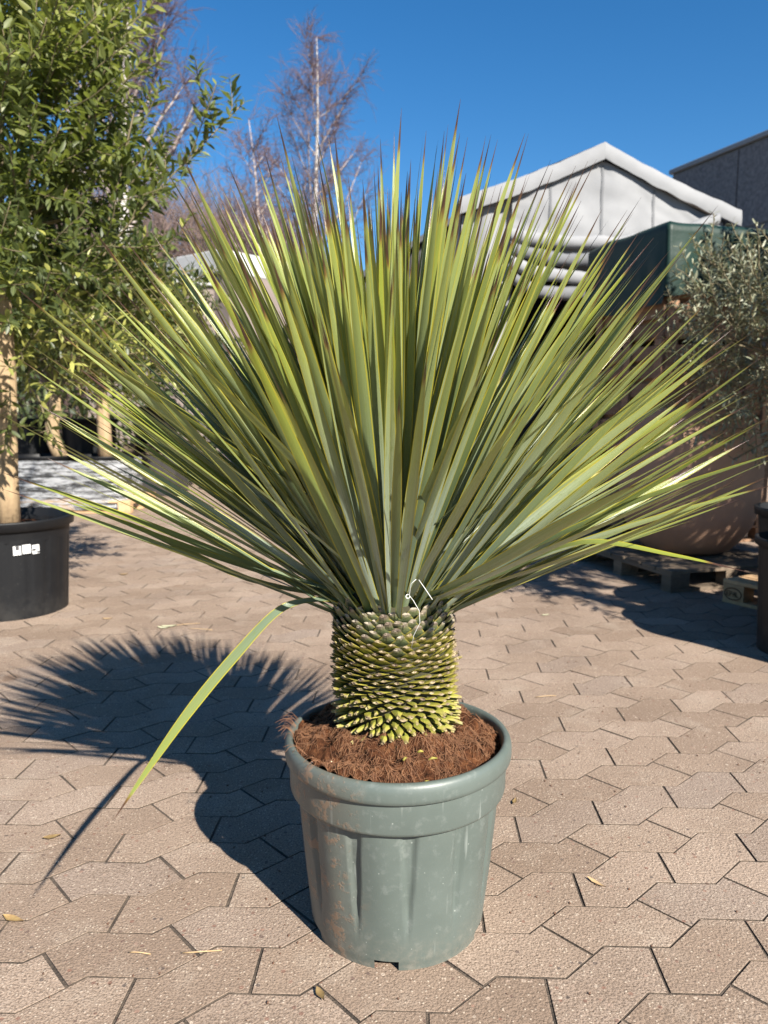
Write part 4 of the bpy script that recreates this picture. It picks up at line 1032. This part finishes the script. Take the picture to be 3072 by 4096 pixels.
# tarpaulin: top sheet and two hanging sides, one wrinkled surface
def tarp_pt(s, q):
    """s runs round the open edge left-back -> corner -> right-back, q from the top centre down to the hem"""
    per = [(-0.03, 1.14), (-0.03, -0.035), (1.22, -0.035), (1.22, 1.14), (-0.03, 1.14)]
    f = s * 4; i = min(3, int(f)); t = f - i; x = per[i][0] + (per[i + 1][0] - per[i][0]) * t; y = per[i][1] + (per[i + 1][1] - per[i][1]) * t
    cx, cyy = 0.6, 0.55
    if q < 0.4: k = q / 0.4; p = (cx + (x - cx) * k, cyy + (y - cyy) * k); z = 2.70 + 0.05 * (1 - k) + 0.03 * nz((p[0] * 3, p[1] * 3, 1))
    else:
        k = (q - 0.4) / 0.6; fl = 0.05 * k * nz((x * 3, y * 3, 4)); nx_ = (x - cx) / 0.6; ny_ = (y - cyy) / 0.55; p = (x + nx_ * (0.015 + abs(fl)) + 0.02 * k * nz((x * 7, y * 7, k * 3)), y + ny_ * (0.015 + abs(fl)) + 0.03 * k * nz((x * 5, y * 5, k * 2 + 8)))
        drop = 0.60 + 0.06 * nz((x * 2, y * 2, 9)) + (0.05 if i == 0 else 0.0); z = 2.70 - drop * k + 0.03 * nz((x * 3, y * 3, 1))
    g = CO + U * p[0] + W * p[1]; return (g.x, g.y, z)
nu, nvv = 121, 24
tp.add([tarp_pt(i / (nu - 1), j / (nvv - 1)) for i in range(nu) for j in range(nvv)], [q[::-1] for q in grid_faces(nu, nvv)])
tp.build('green_tarpaulin', M['tarp'], None, True, label='dark green tarpaulin draped over the stack of wooden crates', cat='tarpaulin')

pallet('shipping_pallet', (1.85, 4.90, 0), UA, 1.0, 1.2, 'old dark wooden pallet under the terracotta pot', 'pallet', top_n=7)
tcp = thing('terracotta_pot', (2.235, 5.66, 0.146), 'huge plain terracotta bowl pot standing on the old dark pallet', 'plant pot')
po = [(0.05, 0.0), (0.24, 0.004), (0.30, 0.03), (0.37, 0.10), (0.435, 0.20), (0.475, 0.32), (0.493, 0.46), (0.492, 0.60), (0.475, 0.75), (0.445, 0.88), (0.405, 0.985), (0.392, 1.022), (0.384, 1.035), (0.370, 1.036), (0.360, 1.028), (0.37, 0.97), (0.40, 0.85), (0.42, 0.7), (0.4, 0.6), (0.02, 0.58)]
mb = MB(); mb.add(*lathe(po[:12], 96)); mb.build('body', M['terra'], tcp)
mb = MB(); mb.add(*lathe(po[11:], 96)); mb.build('rim', M['terra'], tcp)

ep = pallet('shipping_pallet', (2.09, 4.68, 0), R(-61), 1.2, 0.8, 'newer pale pallet with a burnt oval EPAL mark beside the black pots', 'palletn')
# EPAL brand on the first block: oval and letters as thin burnt-in strokes
em = MB(); y_ = -0.0015
def stroke(pts, r=0.0032):
    em.add(*tube([(x, y_, z) for x, z in pts], r, 5))
cx, cz = 0.072, 0.062
stroke([(cx + 0.058 * math.cos(t), cz + 0.036 * math.sin(t)) for t in np.linspace(0, 2 * math.pi, 28)])
lt = [('E', [[(1, 0), (0, 0), (0, 1), (1, 1)], [(0, .5), (.8, .5)]]), ('P', [[(0, 0), (0, 1), (.9, 1), (.9, .5), (0, .5)]]), ('A', [[(0, 0), (.5, 1), (1, 0)], [(.2, .4), (.8, .4)]]), ('L', [[(0, 1), (0, 0), (.9, 0)]])]
for i, (ch, sts) in enumerate(lt):
    for s in sts: stroke([(cx - 0.042 + i * 0.0215 + a * 0.016, cz - 0.014 + b * 0.028) for a, b in s], 0.0028)
em.build('brand_mark', M['brand'], ep)

# weathered black pots at the right
black_pot('empty_pot', (2.075, 3.68, 0.0), 0.265, 0.225, 0.56, 'scuffed empty black pot standing on the pavers near the pale pallet', mat='blackold', fill=False, rim=0.035)
black_pot('empty_pot', (2.30, 4.07, 0.0), 0.31, 0.25, 0.66, 'taller black pot speckled with pale paint behind the scuffed empty pot', mat='blackold', fill=False, rim=0.04)

# olive shrub
black_pot('olive_tub', (2.98, 4.62, 0.0), 0.33, 0.27, 0.50, 'black tub holding the grey green olive shrub')
leafy_tree('olive_shrub', 'grey green olive shrub with thin arching twigs beside the terracotta pot', 'shrub', (2.98, 4.62, 0.43), [(2.98, 4.62, 0.40), (2.95, 4.63, 0.7), (2.90, 4.66, 1.0), (2.86, 4.68, 1.3)], [0.045, 0.04, 0.035, 0.02],
    (2.55, 4.78, 1.55), (0.85, 0.6, 0.72), 420, (0.058, 0.0125), 'leafO', bright=lambda p: 0.45, gaps=0.15, step=0.022, slen=(0.22, 0.42), twigr=0.003,
    extra=[((2.35, 4.65, 1.75), (-0.75, 0, 0.45), 0.62), ((2.3, 4.6, 1.6), (-0.9, 0, 0.22), 0.6), ((2.4, 4.7, 1.4), (-0.9, -0.1, 0.05), 0.6), ((2.5, 4.6, 1.9), (-0.2, 0, 0.8), 0.5), ((2.45, 4.6, 1.1), (-0.6, 0, -0.35), 0.45), ((2.6, 4.6, 2.0), (0.1, 0, 0.7), 0.5)])

# unseen potted olive trees, added outside the right edge to shade the pallets
for i, (x, y, sx, hz, cz, cr) in enumerate(((2.36, 3.20, 0.85, 0.82, 2.0, (0.55, 0.55, 0.6)), (3.95, 3.75, 1.0, 0.66, 2.25, (0.95, 0.9, 1.1)), (4.15, 4.85, 1.05, 0.70, 2.7, (1.05, 1.0, 1.35)), (4.75, 5.9, 1.05, 0.70, 2.6, (1.0, 1.0, 1.3)))):
    w4 = ('first', 'second', 'third', 'fourth')[i]
    black_pot('added_shade_tub', (x, y, 0), 0.40 * sx, 0.34 * sx, hz, 'black tub of the %s olive tree added out of view to cast shade' % w4, 'added shade tubs out of view')
    leafy_tree('added_shade_olive', '%s potted olive tree added out of view to cast shade' % w4, 'tree', (x, y, hz - 0.06), [(x, y, hz - 0.1), (x + 0.02, y, 1.0), (x, y + 0.02, 1.3), (x + 0.02, y, cz - 0.3)], [0.07, 0.065, 0.06, 0.05],
        (x + (0.35 if i == 0 else 0.05), y, cz), cr, (110, 520, 640, 560)[i], (0.085, 0.028), 'leafO', group='added shade olives out of view', bright=lambda p: 0.35, core=0.02)

# concrete hall, upper right
ha = Vector((6.41, 18.0, 0)); hb = Vector((7.32, 15.6, 0)); hd = (hb - ha).normalized(); hl = 9.5; hn = Vector((hd.y, -hd.x, 0))
if hn.x > 0: hn = -hn
hall = thing('concrete_hall', ha, 'grey exposed aggregate concrete hall rising behind the white tent', 'building')
HH = 6.35
mb = MB(); v, f = obox((0, 0, 0), hd, -hn, (hl, 8, HH)); mb.add(v, f); mb.build('wall', M['concrete'], hall, False)
for k in range(5):
    for m_ in range(4):
        mb = MB(); v, f = obox(hd * (0.02 + k * 1.9) + Vector((0, 0, 0.03 + m_ * 1.58)) + hn * 0.032, hd, -hn, (1.865, 0.03, 1.55), 0.006); mb.add(v, f, None, rng.random()); mb.build('panel', M['concrete'], hall, False)
mb = MB(); v, f = obox(hn * 0.08 - hd * 0.05 + Vector((0, 0, HH + 0.002)), hd, -hn, (hl + 0.1, 8.2, 0.10), 0.01); mb.add(v, f); mb.build('coping', M['coping'], hall, False)

# ------------------------------------------------------------------ litter on the paving
def litter_leaf(x, y, a, L, W, mat, label, curl=0.25, z=0.002):
    mb = MB(); v = []; uv = []
    for i in range(7):
        s = i / 6; wv = W * (max(0.02, math.sin(math.pi * min(1, s ** 0.85))) ** 1.25) * 0.42 * (1 + 0.18 * nz((s * 7, x * 3, y)))
        for u in (-1, 0, 1): v.append(((s - 0.5) * L, u * wv, 0.001 + curl * L * (s - 0.5) ** 2 * 0.9 + abs(u) * W * 0.16 + 0.0015 * nz((s * 5, u, x)))); uv.append((u * 0.5 + 0.5, s))
    mb.add(v, grid_faces(7, 3), uv); o = mb.build('fallen_leaf', M[mat], None, True, label=label, cat='leaf'); o.location = (x, y, z); o.rotation_euler = (0, 0, a); return o
for (x, y, a, L, W, mat, lab) in [
    (-0.915, 2.001, 0.4, 0.046, 0.026, 'dryleaf', 'small tan dry leaf beside the leaf tip shadow'), (-0.857, 1.654, -0.35, 0.062, 0.024, 'dryleaf', 'yellowed dry leaf on the pavers left of the dry straw'),
    (-0.128, 1.422, -1.1, 0.040, 0.020, 'dryleaf', 'small yellow leaf on the pavers just in front of the pot'), (0.394, 2.202, 1.2, 0.040, 0.016, 'dryleaf', 'small green yellow leaf on the pavers right of the pot'),
    (0.529, 1.795, -0.9, 0.055, 0.014, 'straw', 'narrow brown leaf lying across a paver right of the pot'), (-1.171, 4.104, 0.2, 0.085, 0.030, 'paleleaf', 'pale leaf at the end of the snapped twig'),
    (-1.196, 4.077, -0.3, 0.07, 0.026, 'paleleaf', 'pale folded leaf under the snapped twig'), (-1.563, 4.264, 0.1, 0.06, 0.02, 'straw', 'dry leaf beside the tub with stickers'),
    (-1.865, 5.458, 0.6, 0.06, 0.03, 'dryleaf', 'olive leaf on the pavers right of the tub with stickers'), (0.928, 4.344, 0.2, 0.05, 0.02, 'paleleaf', 'pale leaf in the dappled shade near the old pallet')]:
    litter_leaf(x, y, a, L, W, mat, lab)
def straw(x, y, a, L, label, r=0.0014, mat='straw', bow=0.006):
    mb = MB(); pts = [((s - 0.5) * L, 0.4 * L * (s - 0.5) ** 2, 0.003 + bow * math.sin(s * math.pi)) for s in np.linspace(0, 1, 6)]
    mb.add(*tube(pts, r, 5)); o = mb.build('straw', M[mat], None, True, label=label, cat='straw'); o.location = (x, y, 0.001); o.rotation_euler = (0, 0, a)
for x, y, a, L, lab in [(-0.395, 1.539, 0.10, 0.085, 'long dry straw lying over a joint left of the pot'), (-0.530, 1.537, -0.12, 0.05, 'short dry straw on the pavers left of the long straw'), (0.666, 3.055, 0.2, 0.09, 'dry straw on the pavers to the right behind the pot'), (-1.089, 4.131, 0.35, 0.16, 'thin snapped twig on the pavers behind the leaf shadow'), (-0.992, 4.041, -0.2, 0.14, 'bare end of the snapped twig behind the leaf shadow')]:
    straw(x, y, a, L, lab)
# crumbs of soil scattered about the pot and the tub
cm = MB()
for i in range(420):
    k = rng.integers(6); cxy = [(0.04, 1.69), (1.2, 3.1), (-0.9, 4.3), (-1.4, 4.9), (0.9, 2.6), (-0.6, 1.9)][k]; sd = [0.35, 0.35, 0.4, 0.6, 0.5, 0.5][k]
    x = cxy[0] + rng.normal() * sd; y = cxy[1] + rng.normal() * sd
    if math.hypot(x - 0.04, y - 1.69) < 0.2 or y < 1.1: continue
    r = rng.uniform(0.0008, 0.0026); cm.add(*tube([(x, y, 0.0), (x + rng.normal() * r, y, r), (x + r, y + r, r * 1.6)], [r, r * 1.1, r * 0.3], 5), None, rng.random())
cm.build('soil_crumbs', M['crumb'], None, True, label='scattered crumbs of brown soil on the pavers', cat='soil', kind='stuff')
